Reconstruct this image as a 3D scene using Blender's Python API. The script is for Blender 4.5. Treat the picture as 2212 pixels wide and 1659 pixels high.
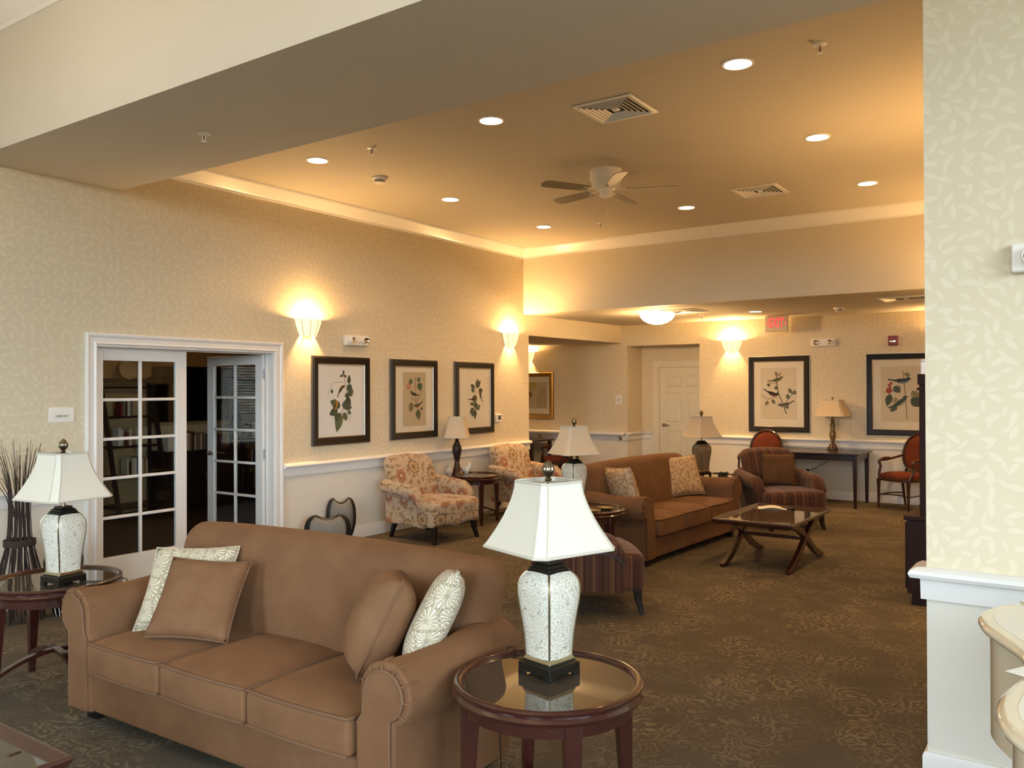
import bpy, bmesh, math, random
from math import pi, sin, cos, radians as R
from mathutils import Vector, Matrix, Euler

# ------------------------------------------------------------------ clear
for o in list(bpy.data.objects):
    bpy.data.objects.remove(o, do_unlink=True)
S = bpy.context.scene
COL = S.collection

# ------------------------------------------------------------------ camera (solved from the room's vanishing lines)
CAM = Vector((6.80, 0.0, 1.68))
YAW, PITCH, ROLL, FPX = 0.60436703, 0.00552607, -0.00380686, 1801.489
fw = Vector((-sin(YAW) * cos(PITCH), cos(YAW) * cos(PITCH), sin(PITCH)))
rt = Vector((cos(YAW), sin(YAW), 0))
up = rt.cross(fw)
rt2 = rt * cos(ROLL) + up * sin(ROLL)
up2 = up * cos(ROLL) - rt * sin(ROLL)
cd = bpy.data.cameras.new('camera')
cam = bpy.data.objects.new('camera', cd)
COL.objects.link(cam)
cd.sensor_fit = 'HORIZONTAL'
cd.sensor_width = 36.0
cd.lens = FPX * 36.0 / 2212.0
cd.clip_start = 0.05
cd.clip_end = 100
M = Matrix((rt2, up2, -fw)).transposed().to_4x4()
M.translation = CAM
cam.matrix_world = M
S.camera = cam

# ------------------------------------------------------------------ colour management
S.view_settings.view_transform = 'Standard'
S.view_settings.look = 'None'
S.view_settings.gamma = 1.0
S.view_settings.use_curve_mapping = False
S.view_settings.exposure = 0.0

# ------------------------------------------------------------------ daylight: overcast sky seen through the front room's windows
W = bpy.data.worlds.new('overcast_sky')
S.world = W
W.use_nodes = True
bg = W.node_tree.nodes['Background']
bg.inputs['Color'].default_value = (0.80, 0.90, 1.0, 1)
SKY = 21.0
bg.inputs['Strength'].default_value = SKY
# bright overcast above the horizon, dull lawn and paving below it
wt = W.node_tree
wtc = wt.nodes.new('ShaderNodeTexCoord')
wsx = wt.nodes.new('ShaderNodeSeparateXYZ')
wmr = wt.nodes.new('ShaderNodeMapRange')
wmr.inputs[1].default_value = -0.02
wmr.inputs[2].default_value = 0.02
wmx = wt.nodes.new('ShaderNodeMix')
wmx.data_type = 'RGBA'
wmx.inputs[6].default_value = (0.045, 0.047, 0.04, 1)
wmx.inputs[7].default_value = (0.80, 0.90, 1.0, 1)
wt.links.new(wtc.outputs['Generated'], wsx.inputs[0])
wt.links.new(wsx.outputs[2], wmr.inputs[0])
wt.links.new(wmr.outputs[0], wmx.inputs[0])
wt.links.new(wmx.outputs[2], bg.inputs['Color'])
WARM = (1.0, 0.58, 0.22)
WARM2 = (1.0, 0.59, 0.24)
CAN_W = 16.0
SCONCE_W = 118.0
DOME_W = 88.0
ADDED_PEND_W = 84.0

# front-room windows: (axis, wall coordinate, centre along wall, width, sill, head)
WINDOWS = [('y', -5.0, 3.0, 1.8, 1.0, 4.1), ('y', -5.0, 7.6, 1.8, 1.0, 4.1),
           ('x', 11.0, -3.4, 1.6, 0.6, 4.0), ('x', 11.0, -1.2, 1.6, 0.6, 4.0), ('x', 11.0, 1.0, 1.6, 0.6, 4.0)]
for i, (ax, wc, c, w, z0, z1) in enumerate(WINDOWS):
    ld = bpy.data.lights.new('window_portal', 'AREA')
    ld.shape = 'RECTANGLE'
    ld.size = w
    ld.size_y = z1 - z0
    ld.cycles.is_portal = True
    lo = bpy.data.objects.new('window_portal', ld)
    COL.objects.link(lo)
    zc = (z0 + z1) / 2
    if ax == 'y':
        lo.location = (c, wc - 0.16, zc)
        lo.rotation_euler = (R(90), 0, 0)
        lo.rotation_euler = Vector((0, 1, 0)).to_track_quat('-Z', 'Z').to_euler()
    else:
        lo.location = (wc + 0.16, c, zc)
        lo.rotation_euler = Vector((-1, 0, 0)).to_track_quat('-Z', 'Z').to_euler()

# ================================================================== helpers
random.seed(7)


class MB:
    """collects geometry, then becomes ONE mesh object"""

    def __init__(s):
        s.v, s.f, s.c = [], [], []

    def add(s, vs, fs, col=None):
        o = len(s.v)
        s.v += [Vector(v) for v in vs]
        for f in fs:
            s.f.append([o + i for i in f])
            s.c.append(col)
        return s

    def box(s, x0, x1, y0, y1, z0, z1, col=None):
        vs = [(x, y, z) for x in (x0, x1) for y in (y0, y1) for z in (z0, z1)]
        fs = [(0, 1, 3, 2), (4, 6, 7, 5), (0, 4, 5, 1), (2, 3, 7, 6), (0, 2, 6, 4), (1, 5, 7, 3)]
        return s.add(vs, fs, col)

    def bar(s, a, b, w, h, up=(0, 0, 1), w2=None, h2=None, col=None):
        a, b = Vector(a), Vector(b)
        d = (b - a).normalized()
        u = Vector(up)
        if abs(d.dot(u)) > .99:
            u = Vector((1, 0, 0))
        x = d.cross(u).normalized()
        y = x.cross(d).normalized()
        w2 = w if w2 is None else w2
        h2 = h if h2 is None else h2
        vs = []
        for p, ww, hh in ((a, w, h), (b, w2, h2)):
            for i, j in ((-1, -1), (1, -1), (1, 1), (-1, 1)):
                vs.append(p + x * i * ww / 2 + y * j * hh / 2)
        fs = [(3, 2, 1, 0), (4, 5, 6, 7), (0, 1, 5, 4), (1, 2, 6, 5), (2, 3, 7, 6), (3, 0, 4, 7)]
        return s.add(vs, fs, col)

    def tube(s, pts, rad, n=8, closed=False, flat=1.0, col=None):
        pts = [Vector(p) for p in pts]
        k = len(pts)
        if not hasattr(rad, '__len__'):
            rad = [rad] * k
        vs, prev = [], None
        for i, p in enumerate(pts):
            if closed:
                d = (pts[(i + 1) % k] - pts[i - 1]).normalized()
            else:
                d = (pts[min(i + 1, k - 1)] - pts[max(i - 1, 0)]).normalized()
            if prev is None:
                u = Vector((0, 0, 1)) if abs(d.z) < .9 else Vector((1, 0, 0))
                x = d.cross(u).normalized()
            else:
                x = (prev - d * prev.dot(d)).normalized()
            prev = x
            y = d.cross(x)
            for j in range(n):
                a = 2 * pi * j / n
                vs.append(p + (x * cos(a) + y * sin(a) * flat) * rad[i])
        fs = []
        for i in range(k if closed else k - 1):
            i2 = (i + 1) % k
            for j in range(n):
                fs.append((i * n + j, i * n + (j + 1) % n, i2 * n + (j + 1) % n, i2 * n + j))
        if not closed:
            fs.append(tuple(range(n - 1, -1, -1)))
            fs.append(tuple((k - 1) * n + j for j in range(n)))
        return s.add(vs, fs, col)

    def lathe(s, prof, n=32, c=(0, 0, 0), cap=True, lobes=0, lob=0.0, col=None):
        vs = []
        for r, z in prof:
            for j in range(n):
                a = 2 * pi * j / n
                rr = r * (1 + (lob * cos(lobes * a) if lobes else 0))
                vs.append((c[0] + rr * cos(a), c[1] + rr * sin(a), c[2] + z))
        fs = []
        for i in range(len(prof) - 1):
            for j in range(n):
                fs.append((i * n + j, i * n + (j + 1) % n, (i + 1) * n + (j + 1) % n, (i + 1) * n + j))
        if cap:
            if prof[0][0] > 1e-5:
                fs.append(tuple(range(n - 1, -1, -1)))
            if prof[-1][0] > 1e-5:
                fs.append(tuple((len(prof) - 1) * n + j for j in range(n)))
        return s.add(vs, fs, col)

    def loft(s, secs, cap=True, col=None):
        n = len(secs[0])
        vs = [p for q in secs for p in q]
        fs = []
        for i in range(len(secs) - 1):
            for j in range(n):
                fs.append((i * n + j, i * n + (j + 1) % n, (i + 1) * n + (j + 1) % n, (i + 1) * n + j))
        if cap:
            fs.append(tuple(range(n - 1, -1, -1)))
            fs.append(tuple((len(secs) - 1) * n + j for j in range(n)))
        return s.add(vs, fs, col)

    def prism(s, poly, y0, y1, col=None):
        """poly in xz, extruded along y"""
        return s.loft([[(x, y0, z) for x, z in poly], [(x, y1, z) for x, z in poly]], col=col)

    def plate(s, poly, z0, z1, col=None):
        """poly in xy, extruded along z"""
        return s.loft([[(x, y, z0) for x, y in poly], [(x, y, z1) for x, y in poly]], col=col)

    def rbox(s, x0, x1, y0, y1, z0, z1, r, n=8, deform=None, col=None):
        """rounded box with a deform hook p(Vector in -1..1 cube, Vector pos) -> pos"""
        hx, hy, hz = (x1 - x0) / 2, (y1 - y0) / 2, (z1 - z0) / 2
        c = Vector(((x0 + x1) / 2, (y0 + y1) / 2, (z0 + z1) / 2))
        r = min(r, hx * .999, hy * .999, hz * .999)
        H = (hx, hy, hz)
        ts = []
        for h in H:
            e = r / h
            a = [-1 + e * (1 - cos(pi / 2 * i / 4)) if False else -1 + e * i / 4 for i in range(5)]
            m = [-1 + e + (2 - 2 * e) * i / n for i in range(1, n)]
            ts.append(a + m + [-x for x in reversed(a)])
        idx, vs, fs = {}, [], []

        def vert(t):
            k = tuple(round(x, 6) for x in t)
            if k in idx:
                return idx[k]
            p = Vector((t[0] * hx, t[1] * hy, t[2] * hz))
            q = Vector([max(-h + r, min(h - r, pp)) for pp, h in zip(p, H)])
            d = p - q
            if d.length > 1e-9:
                # even angular spacing on the rounded edge
                m = max(abs(a) for a in d)
                p = q + d.normalized() * r
            p = p + c
            if deform:
                p = deform(Vector(t), p)
            idx[k] = len(vs)
            vs.append(p)
            return idx[k]
        for ax in range(3):
            a1, a2 = (ax + 1) % 3, (ax + 2) % 3
            for sg in (-1, 1):
                for i in range(len(ts[a1]) - 1):
                    for j in range(len(ts[a2]) - 1):
                        q = []
                        for ii, jj in ((i, j), (i + 1, j), (i + 1, j + 1), (i, j + 1)):
                            t = [0, 0, 0]
                            t[ax] = sg
                            t[a1] = ts[a1][ii]
                            t[a2] = ts[a2][jj]
                            q.append(vert(t))
                        if sg < 0:
                            q.reverse()
                        fs.append(tuple(q))
        return s.add(vs, fs, col)

    def grid(s, fn, nu, nv, col=None):
        vs = [fn(i / nu, j / nv) for i in range(nu + 1) for j in range(nv + 1)]
        fs = [(i * (nv + 1) + j, (i + 1) * (nv + 1) + j, (i + 1) * (nv + 1) + j + 1, i * (nv + 1) + j + 1)
              for i in range(nu) for j in range(nv)]
        return s.add(vs, fs, col)

    def xf(s, m, start=0):
        for i in range(start, len(s.v)):
            s.v[i] = m @ s.v[i]
        return s

    def build(s, name, mat, parent=None, smooth=35, bevel=0, seg=2, sub=0, fix=True):
        me = bpy.data.meshes.new(name)
        me.from_pydata([tuple(v) for v in s.v], [], s.f)
        me.materials.append(mat)
        if fix:
            bm = bmesh.new()
            bm.from_mesh(me)
            bmesh.ops.recalc_face_normals(bm, faces=bm.faces)
            bm.to_mesh(me)
            bm.free()
        uv = me.uv_layers.new(name='UVMap')
        for p in me.polygons:
            n = p.normal
            ax = max(range(3), key=lambda k: abs(n[k]) + (0.02 if k == 1 else 0))
            for li in p.loop_indices:
                co = me.vertices[me.loops[li].vertex_index].co
                uv.data[li].uv = ((co.y, co.z), (co.x, co.z), (co.x, co.y))[ax]
        if any(c is not None for c in s.c):
            ca = me.color_attributes.new('Col', 'FLOAT_COLOR', 'CORNER')
            for p, c in zip(me.polygons, s.c):
                for li in p.loop_indices:
                    ca.data[li].color = (*(c or (1, 1, 1)), 1)
        if smooth:
            me.polygons.foreach_set('use_smooth', [True] * len(me.polygons))
            me.set_sharp_from_angle(angle=R(smooth))
        o = bpy.data.objects.new(name, me)
        COL.objects.link(o)
        if parent:
            o.parent = parent
        if bevel:
            b = o.modifiers.new('bevel', 'BEVEL')
            b.width = bevel
            b.segments = seg
            b.limit_method = 'ANGLE'
            b.angle_limit = R(40)
            b.harden_normals = False
        if sub:
            m = o.modifiers.new('sub', 'SUBSURF')
            m.levels = m.render_levels = sub
        return o


def tag(o, label, cat=None, group=None, kind=None):
    o['label'] = label
    if cat:
        o['category'] = cat
    if group:
        o['group'] = group
    if kind:
        o['kind'] = kind
    return o


def thing(name, label, cat, loc=(0, 0, 0), rz=0.0, group=None):
    o = bpy.data.objects.new(name, None)
    COL.objects.link(o)
    o.location = loc
    o.rotation_euler = (0, 0, rz)
    o.empty_display_size = .1
    return tag(o, label, cat, group)


def copy_tree(o, parent=None):
    c = o.copy()
    COL.objects.link(c)
    c.parent = parent
    for ch in o.children:
        copy_tree(ch, c)
    return c


def dup(root, loc, rz, label, group=None):
    r = copy_tree(root)
    r.location = loc
    r.rotation_euler = (0, 0, rz)
    r['label'] = label
    if group:
        r['group'] = group
    return r


def face(az):
    """z rotation that turns a local -y front towards azimuth az (degrees)"""
    return R(az + 90)


def struct(name, mb, mat, label, parent=None, **k):
    o = mb.build(name, mat, parent, **k)
    o['kind'] = 'structure'
    o['label'] = label
    return o


def light(name, kind, loc, energy, color, parent=None, **k):
    d = bpy.data.lights.new(name, kind)
    d.energy = energy
    d.color = color
    for a, b in k.items():
        setattr(d, a, b)
    o = bpy.data.objects.new(name, d)
    COL.objects.link(o)
    o.location = loc
    if parent:
        o.parent = parent
    return o


def srgb(h):
    h = h.lstrip('#')
    c = [int(h[i:i + 2], 16) / 255 for i in (0, 2, 4)]
    return tuple(x / 12.92 if x <= .04045 else ((x + .055) / 1.055) ** 2.4 for x in c)


# ================================================================== materials
class NT:
    def __init__(s, name):
        s.m = bpy.data.materials.new(name)
        s.m.use_nodes = True
        s.t = s.m.node_tree
        s.p = s.t.nodes['Principled BSDF']

    def n(s, kind, **k):
        nd = s.t.nodes.new(kind)
        for a, b in k.items():
            if a.startswith('i_'):
                key = a[2:]
                nd.inputs[int(key) if key.isdigit() else key.replace('_', ' ')].default_value = b
            else:
                setattr(nd, a, b)
        return nd

    def l(s, a, b):
        s.t.links.new(a, b)
        return s

    def val(s, op, a, b=None, clamp=False):
        nd = s.t.nodes.new('ShaderNodeMath')
        nd.operation = op
        nd.use_clamp = clamp
        for i, q in enumerate((a, b)):
            if q is None:
                continue
            if isinstance(q, (int, float)):
                nd.inputs[i].default_value = q
            else:
                s.t.links.new(q, nd.inputs[i])
        return nd.outputs[0]

    def vec(s, op, a, b=None):
        nd = s.t.nodes.new('ShaderNodeVectorMath')
        nd.operation = op
        for i, q in enumerate((a, b)):
            if q is None:
                continue
            if isinstance(q, tuple):
                nd.inputs[i].default_value = q
            elif isinstance(q, (int, float)):
                nd.inputs['Scale'].default_value = q
            else:
                s.t.links.new(q, nd.inputs[i])
        return nd.outputs[0]

    def mix(s, f, a, b):
        nd = s.t.nodes.new('ShaderNodeMix')
        nd.data_type = 'RGBA'
        for i, q in ((0, f), (6, a), (7, b)):
            if isinstance(q, tuple):
                nd.inputs[i].default_value = (*q, 1) if len(q) == 3 else q
            elif isinstance(q, (int, float)):
                nd.inputs[i].default_value = q
            else:
                s.t.links.new(q, nd.inputs[i])
        return nd.outputs[2]

    def ramp(s, f, a, b):
        nd = s.t.nodes.new('ShaderNodeMapRange')
        nd.interpolation_type = 'SMOOTHSTEP'
        s.t.links.new(f, nd.inputs[0])
        nd.inputs[1].default_value = a
        nd.inputs[2].default_value = b
        return nd.outputs[0]

    def uv(s):
        return s.n('ShaderNodeUVMap', uv_map='UVMap').outputs[0]

    def obj(s):
        return s.n('ShaderNodeTexCoord').outputs['Object']

    def noise(s, v, scale, detail=3, rough=.5):
        nd = s.n('ShaderNodeTexNoise')
        nd.inputs['Scale'].default_value = scale
        nd.inputs['Detail'].default_value = detail
        nd.inputs['Roughness'].default_value = rough
        if v is not None:
            s.l(v, nd.inputs['Vector'])
        return nd

    def bump(s, h, strength=.2, dist=.005):
        nd = s.n('ShaderNodeBump')
        nd.inputs['Strength'].default_value = strength
        nd.inputs['Distance'].default_value = dist
        s.l(h, nd.inputs['Height'])
        s.l(nd.outputs[0], s.p.inputs['Normal'])
        return s

    def set(s, **k):
        for a, b in k.items():
            key = a.replace('_', ' ')
            if isinstance(b, tuple) and len(b) == 3:
                b = (*b, 1)
            if hasattr(b, 'is_output'):
                s.l(b, s.p.inputs[key])
            else:
                s.p.inputs[key].default_value = b
        return s


def plain(name, col, rough=.6, metal=0, coat=0, spec=.5, bump=0, bscale=60):
    t = NT(name)
    t.set(Base_Color=col, Roughness=rough, Metallic=metal, Coat_Weight=coat, Specular_IOR_Level=spec)
    if coat:
        t.set(Coat_Roughness=.06)
    if bump:
        t.bump(t.noise(t.obj(), bscale, 4).outputs[0], bump, .003)
    return t.m


def leaf_layer(t, v, scale, off, L, Wd, rnd=.55):
    p = t.vec('ADD', t.vec('SCALE', v, scale), off)
    vo = t.n('ShaderNodeTexVoronoi', voronoi_dimensions='2D', feature='F1')
    vo.inputs['Scale'].default_value = 1
    vo.inputs['Randomness'].default_value = rnd
    t.l(p, vo.inputs['Vector'])
    d = t.vec('SUBTRACT', p, vo.outputs['Position'])
    cs = t.n('ShaderNodeSeparateColor')
    t.l(vo.outputs['Color'], cs.inputs[0])
    ro = t.n('ShaderNodeVectorRotate', rotation_type='Z_AXIS')
    t.l(d, ro.inputs['Vector'])
    t.l(t.val('MULTIPLY', cs.outputs[0], 6.283), ro.inputs['Angle'])
    sp = t.n('ShaderNodeSeparateXYZ')
    t.l(ro.outputs[0], sp.inputs[0])
    a = t.val('DIVIDE', sp.outputs[0], L)
    w = t.val('MULTIPLY', t.val('SUBTRACT', 1.0, t.val('MULTIPLY', a, a)), Wd)
    m = t.val('SUBTRACT', w, t.val('ABSOLUTE', sp.outputs[1]))
    return t.ramp(m, 0.0, 0.02)


def wallpaper(name, ground, leafc):
    t = NT(name)
    v = t.uv()
    m1 = leaf_layer(t, v, 13.0, (.0, .0, 0), .46, .17)
    m2 = leaf_layer(t, v, 13.0, (7.37, 3.61, 0), .36, .13)
    m = t.val('MAXIMUM', m1, t.val('MULTIPLY', m2, .8))
    weave = t.noise(v, 90, 2).outputs[0]
    g = t.mix(t.val('MULTIPLY', weave, .18), ground, tuple(c * .82 for c in ground))
    t.set(Base_Color=t.mix(m, g, leafc), Roughness=t.val('SUBTRACT', .66, t.val('MULTIPLY', m, .26)),
          Specular_IOR_Level=.4)
    return t.m


MAT = {}
MAT['wallpaper'] = wallpaper('vine_wallpaper', srgb('#dacdb1'), srgb('#dfd3b9'))
MAT['paint'] = plain('warm_white_paint', srgb('#e4dfd3'), .55)
MAT['cream_paint'] = plain('cream_paint', srgb('#dcd2be'), .6)
MAT['ceiling'] = plain('ceiling_paint', srgb('#c4bbab'), .8)
MAT['soffit'] = plain('soffit_paint', srgb('#d3ccbf'), .8)
MAT['trim'] = plain('white_gloss_trim', srgb('#ebe9e6'), .3)
MAT['door'] = plain('door_paint', srgb('#e3dcc8'), .4)
MAT['tanwall'] = plain('library_wall_paint', srgb('#bfa071'), .7)
MAT['white'] = plain('white_plastic', srgb('#eeeae2'), .4)
MAT['black'] = plain('black_plastic', srgb('#121110'), .35)
MAT['steel'] = plain('brushed_steel', (.55, .55, .56), .3, 1)
MAT['nickel'] = plain('satin_nickel', (.42, .39, .34), .28, 1)
MAT['blade'] = plain('fan_blade_veneer', srgb('#857b66'), .45)
MAT['ventdark'] = plain('vent_dark', srgb('#2a2620'), .8)


def carpet():
    t = NT('scroll_carpet')
    v = t.uv()
    nz = t.noise(v, 5.0, 3)
    dv = t.vec('ADD', v, t.vec('SCALE', t.vec('SUBTRACT', nz.outputs['Color'], (.5, .5, .5)), .30))
    vo = t.n('ShaderNodeTexVoronoi', voronoi_dimensions='2D', feature='F1')
    vo.inputs['Scale'].default_value = 9.0
    t.l(dv, vo.inputs['Vector'])
    ring = t.val('SINE', t.val('MULTIPLY', vo.outputs['Distance'], 17.0))
    ring = t.ramp(ring, .35, .75)
    vo2 = t.n('ShaderNodeTexVoronoi', voronoi_dimensions='2D', feature='F1')
    vo2.inputs['Scale'].default_value = 17.0
    t.l(dv, vo2.inputs['Vector'])
    ring2 = t.ramp(t.val('SINE', t.val('MULTIPLY', vo2.outputs['Distance'], 12.0)), .5, .9)
    patch = t.ramp(t.noise(v, 2.2, 2).outputs[0], .42, .60)
    patch2 = t.ramp(t.noise(v, 3.4, 2).outputs[0], .40, .62)
    m = t.val('MAXIMUM', t.val('MULTIPLY', ring, patch), t.val('MULTIPLY', t.val('MULTIPLY', ring2, patch2), .7))
    fib = t.noise(v, 260, 2).outputs[0]
    m = t.val('MULTIPLY', m, t.ramp(fib, .25, .6))
    base = t.mix(fib, srgb('#4a433b'), srgb('#726759'))
    base = t.mix(t.val('MULTIPLY', t.noise(v, 1.3, 2).outputs[0], .35), base, srgb('#4e483f'))
    t.set(Base_Color=t.mix(t.val('MULTIPLY', m, .75), base, srgb('#97896f')), Roughness=.95, Specular_IOR_Level=.15)
    t.bump(fib, .5, .004)
    return t.m


MAT['carpet'] = carpet()


def velvet(name, c1, c2, nap=5.0):
    t = NT(name)
    v = t.obj()
    n1 = t.noise(v, nap, 3, .6).outputs[0]
    n2 = t.noise(v, 240, 2).outputs[0]
    c = t.mix(t.ramp(n1, .3, .7), c1, c2)
    c = t.mix(t.val('MULTIPLY', n2, .25), c, tuple(x * .7 for x in c1))
    t.set(Base_Color=c, Roughness=.85, Sheen_Weight=.22, Sheen_Roughness=.45, Sheen_Tint=(*[min(1, x * 2.2) for x in c2], 1),
          Specular_IOR_Level=.2)
    t.bump(n2, .15, .002)
    return t.m


MAT['sofa'] = velvet('tan_microfibre', srgb('#75533a'), srgb('#805d41'))
MAT['sofa_pillow'] = velvet('tan_pillow_cloth', srgb('#77553b'), srgb('#815f43'), 9)
MAT['sofa_far'] = velvet('caramel_microfibre', srgb('#6d4f38'), srgb('#78583f'))
MAT['brown_pillow'] = velvet('brown_pillow_cloth', srgb('#5a4029'), srgb('#64482e'), 9)
MAT['piping'] = plain('piping_cord', srgb('#73533b'), .8)
MAT['piping_far'] = plain('piping_cord_caramel', srgb('#6a4424'), .8)
MAT['rust'] = velvet('rust_upholstery', srgb('#632e1e'), srgb('#6e3624'), 9)


def starburst():
    t = NT('cream_ribbon_embroidery')
    v = t.uv()
    p = t.vec('SCALE', v, 11.0)
    vo = t.n('ShaderNodeTexVoronoi', voronoi_dimensions='2D', feature='F1')
    vo.inputs['Scale'].default_value = 1
    vo.inputs['Randomness'].default_value = .45
    t.l(p, vo.inputs['Vector'])
    d = t.vec('SUBTRACT', p, vo.outputs['Position'])
    sp = t.n('ShaderNodeSeparateXYZ')
    t.l(d, sp.inputs[0])
    ang = t.val('ARCTAN2', sp.outputs[1], sp.outputs[0])
    pet = t.ramp(t.val('SINE', t.val('MULTIPLY', ang, 16.0)), -.55, .3)
    ctr = t.ramp(vo.outputs['Distance'], .02, .14)
    edge = t.n('ShaderNodeTexVoronoi', voronoi_dimensions='2D', feature='DISTANCE_TO_EDGE')
    edge.inputs['Scale'].default_value = 1
    edge.inputs['Randomness'].default_value = .45
    t.l(p, edge.inputs['Vector'])
    e = t.ramp(edge.outputs['Distance'], .0, .07)
    h = t.val('MULTIPLY', t.val('MULTIPLY', pet, ctr), e)
    t.set(Base_Color=t.mix(h, srgb('#c6b99c'), srgb('#e9dfc8')), Roughness=.5, Sheen_Weight=.2)
    t.bump(h, .9, .012)
    return t.m


MAT['starburst'] = starburst()


def brocade():
    t = NT('pale_gold_brocade')
    v = t.uv()
    n = t.noise(v, 28, 3).outputs[0]
    t.set(Base_Color=t.mix(t.ramp(n, .42, .58), srgb('#a48566'), srgb('#c6ad8b')), Roughness=.5)
    t.bump(n, .4, .01)
    return t.m


MAT['brocade'] = brocade()


def floral():
    t = NT('floral_upholstery')
    v = t.uv()
    col = t.mix(t.noise(v, 60, 2).outputs[0], srgb('#a9937a'), srgb('#bfab90'))

    def cells(scale, off, rnd):
        p = t.vec('ADD', t.vec('SCALE', v, scale), off)
        vo = t.n('ShaderNodeTexVoronoi', voronoi_dimensions='2D', feature='F1')
        vo.inputs['Scale'].default_value = 1
        vo.inputs['Randomness'].default_value = rnd
        t.l(p, vo.inputs['Vector'])
        sp = t.n('ShaderNodeSeparateXYZ')
        t.l(t.vec('SUBTRACT', p, vo.outputs['Position']), sp.inputs[0])
        cs = t.n('ShaderNodeSeparateColor')
        t.l(vo.outputs['Color'], cs.inputs[0])
        ang = t.val('ARCTAN2', sp.outputs[1], sp.outputs[0])
        return vo.outputs['Distance'], ang, cs.outputs[0]
    # small leaves between the flowers
    lf = leaf_layer(t, v, 9.5, (3.3, 1.7, 0), .36, .20, .8)
    col = t.mix(lf, col, srgb('#947a59'))
    lf2 = leaf_layer(t, v, 13.0, (1.1, 8.2, 0), .30, .15, .9)
    col = t.mix(t.val('MULTIPLY', lf2, .45), col, srgb('#7a5038'))
    # large blossoms
    d, a, r = cells(3.9, (0.2, .4, 0), .5)
    rad = t.val('ADD', .30, t.val('MULTIPLY', t.val('SINE', t.val('MULTIPLY', a, 7.0)), .025))
    blossom = t.ramp(t.val('SUBTRACT', rad, d), 0, .02)
    pink = t.val('GREATER_THAN', r, .48)
    inner = t.ramp(t.val('SUBTRACT', .2, d), 0, .02)
    pcol = t.mix(inner, srgb('#a06f52'), srgb('#8e5f46'))
    pcol = t.mix(t.ramp(t.val('SUBTRACT', .09, d), 0, .03), pcol, srgb('#bfa27a'))
    col = t.mix(t.val('MULTIPLY', blossom, pink), col, pcol)
    saw = t.val('ABSOLUTE', t.val('SINE', t.val('MULTIPLY', a, 6.0)))
    rad2 = t.val('ADD', .23, t.val('MULTIPLY', saw, .10))
    dif = t.val('SUBTRACT', rad2, d)
    outl = t.val('MULTIPLY', t.ramp(dif, -.01, .01), t.val('SUBTRACT', 1.0, t.ramp(dif, .04, .06)))
    daisy = t.val('SUBTRACT', 1.0, pink)
    dfill = t.ramp(dif, .0, .02)
    col = t.mix(t.val('MULTIPLY', dfill, daisy), col, srgb('#b3946a'))
    col = t.mix(t.val('MULTIPLY', outl, daisy), col, srgb('#4c2a1c'))
    core = t.ramp(t.val('SUBTRACT', .13, d), 0, .02)
    col = t.mix(t.val('MULTIPLY', core, daisy), col, srgb('#8a6a48'))
    core2 = t.ramp(t.val('SUBTRACT', .035, d), 0, .02)
    col = t.mix(t.val('MULTIPLY', core2, daisy), col, srgb('#4c2a1c'))
    t.set(Base_Color=col, Roughness=.8, Sheen_Weight=.2)
    t.bump(t.noise(v, 300, 2).outputs[0], .2, .002)
    return t.m


MAT['floral'] = floral()


def stripes(name, cols):
    t = NT(name)
    v = t.uv()
    sp = t.n('ShaderNodeSeparateXYZ')
    t.l(v, sp.inputs[0])
    w = t.n('ShaderNodeTexWhiteNoise', noise_dimensions='1D')
    t.l(t.val('FLOOR', t.val('MULTIPLY', sp.outputs[0], 150.0)), w.inputs['W'])
    r = t.n('ShaderNodeValToRGB')
    r.color_ramp.interpolation = 'CONSTANT'
    el = r.color_ramp.elements
    for i, (p, c) in enumerate(cols):
        e = el[i] if i < 2 else el.new(p)
        e.position = p
        e.color = (*c, 1)
    t.l(w.outputs['Value'], r.inputs[0])
    t.set(Base_Color=r.outputs[0], Roughness=.85, Sheen_Weight=.2, Specular_IOR_Level=.25)
    t.bump(t.noise(v, 300, 2).outputs[0], .2, .002)
    return t.m


MAT['stripe'] = stripes('striped_upholstery', [(0, srgb('#4c2e25')), (.3, srgb('#573629')), (.55, srgb('#64412e')),
                                               (.74, srgb('#40251e')), (.90, srgb('#7a5638'))])


def wood(name, c1, c2, rough=.22, coat=.5):
    t = NT(name)
    v = t.vec('MULTIPLY', t.obj(), (1.0, 9.0, 1.2))
    n = t.noise(v, 6.0, 4, .6).outputs[0]
    t.set(Base_Color=t.mix(n, c1, c2), Roughness=rough, Coat_Weight=coat, Coat_Roughness=.08)
    return t.m


MAT['cherry'] = wood('dark_cherry_wood', srgb('#2e140e'), srgb('#46201a'))
MAT['espresso'] = wood('espresso_wood', srgb('#1d0f0c'), srgb('#2c1713'), .32, .2)
MAT['chairwood'] = wood('walnut_chair_wood', srgb('#2c150d'), srgb('#442116'), .3, .3)
MAT['hutch'] = plain('hutch_stain', srgb('#2a1310'), .6, spec=.3)
MAT['legwood'] = plain('black_stained_leg', srgb('#17100d'), .35)
MAT['libwood'] = plain('library_wood', srgb('#231611'), .5)
MAT['smoked'] = plain('smoked_mirror_glass', srgb('#4a4036'), .03, 0, 0, 1.0)
MAT['shade'] = plain('ivory_linen_shade', srgb('#dcd7ca'), .75, bump=.1, bscale=300)
MAT['shade_pink'] = plain('beige_linen_shade', srgb('#d3bfa0'), .75, bump=.1, bscale=300)
MAT['shade_far'] = plain('taupe_linen_shade', srgb('#cbbda6'), .75, bump=.1, bscale=300)
MAT['shade_trim'] = plain('shade_binding', srgb('#c9c3b4'), .8)
MAT['antique'] = plain('antique_black_bronze', srgb('#2b2822'), .35, .6)
MAT['brass'] = plain('antique_brass', (.42, .35, .22), .3, 1)
MAT['finial'] = plain('dark_antique_brass', (.24, .21, .16), .25, 1)
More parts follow.
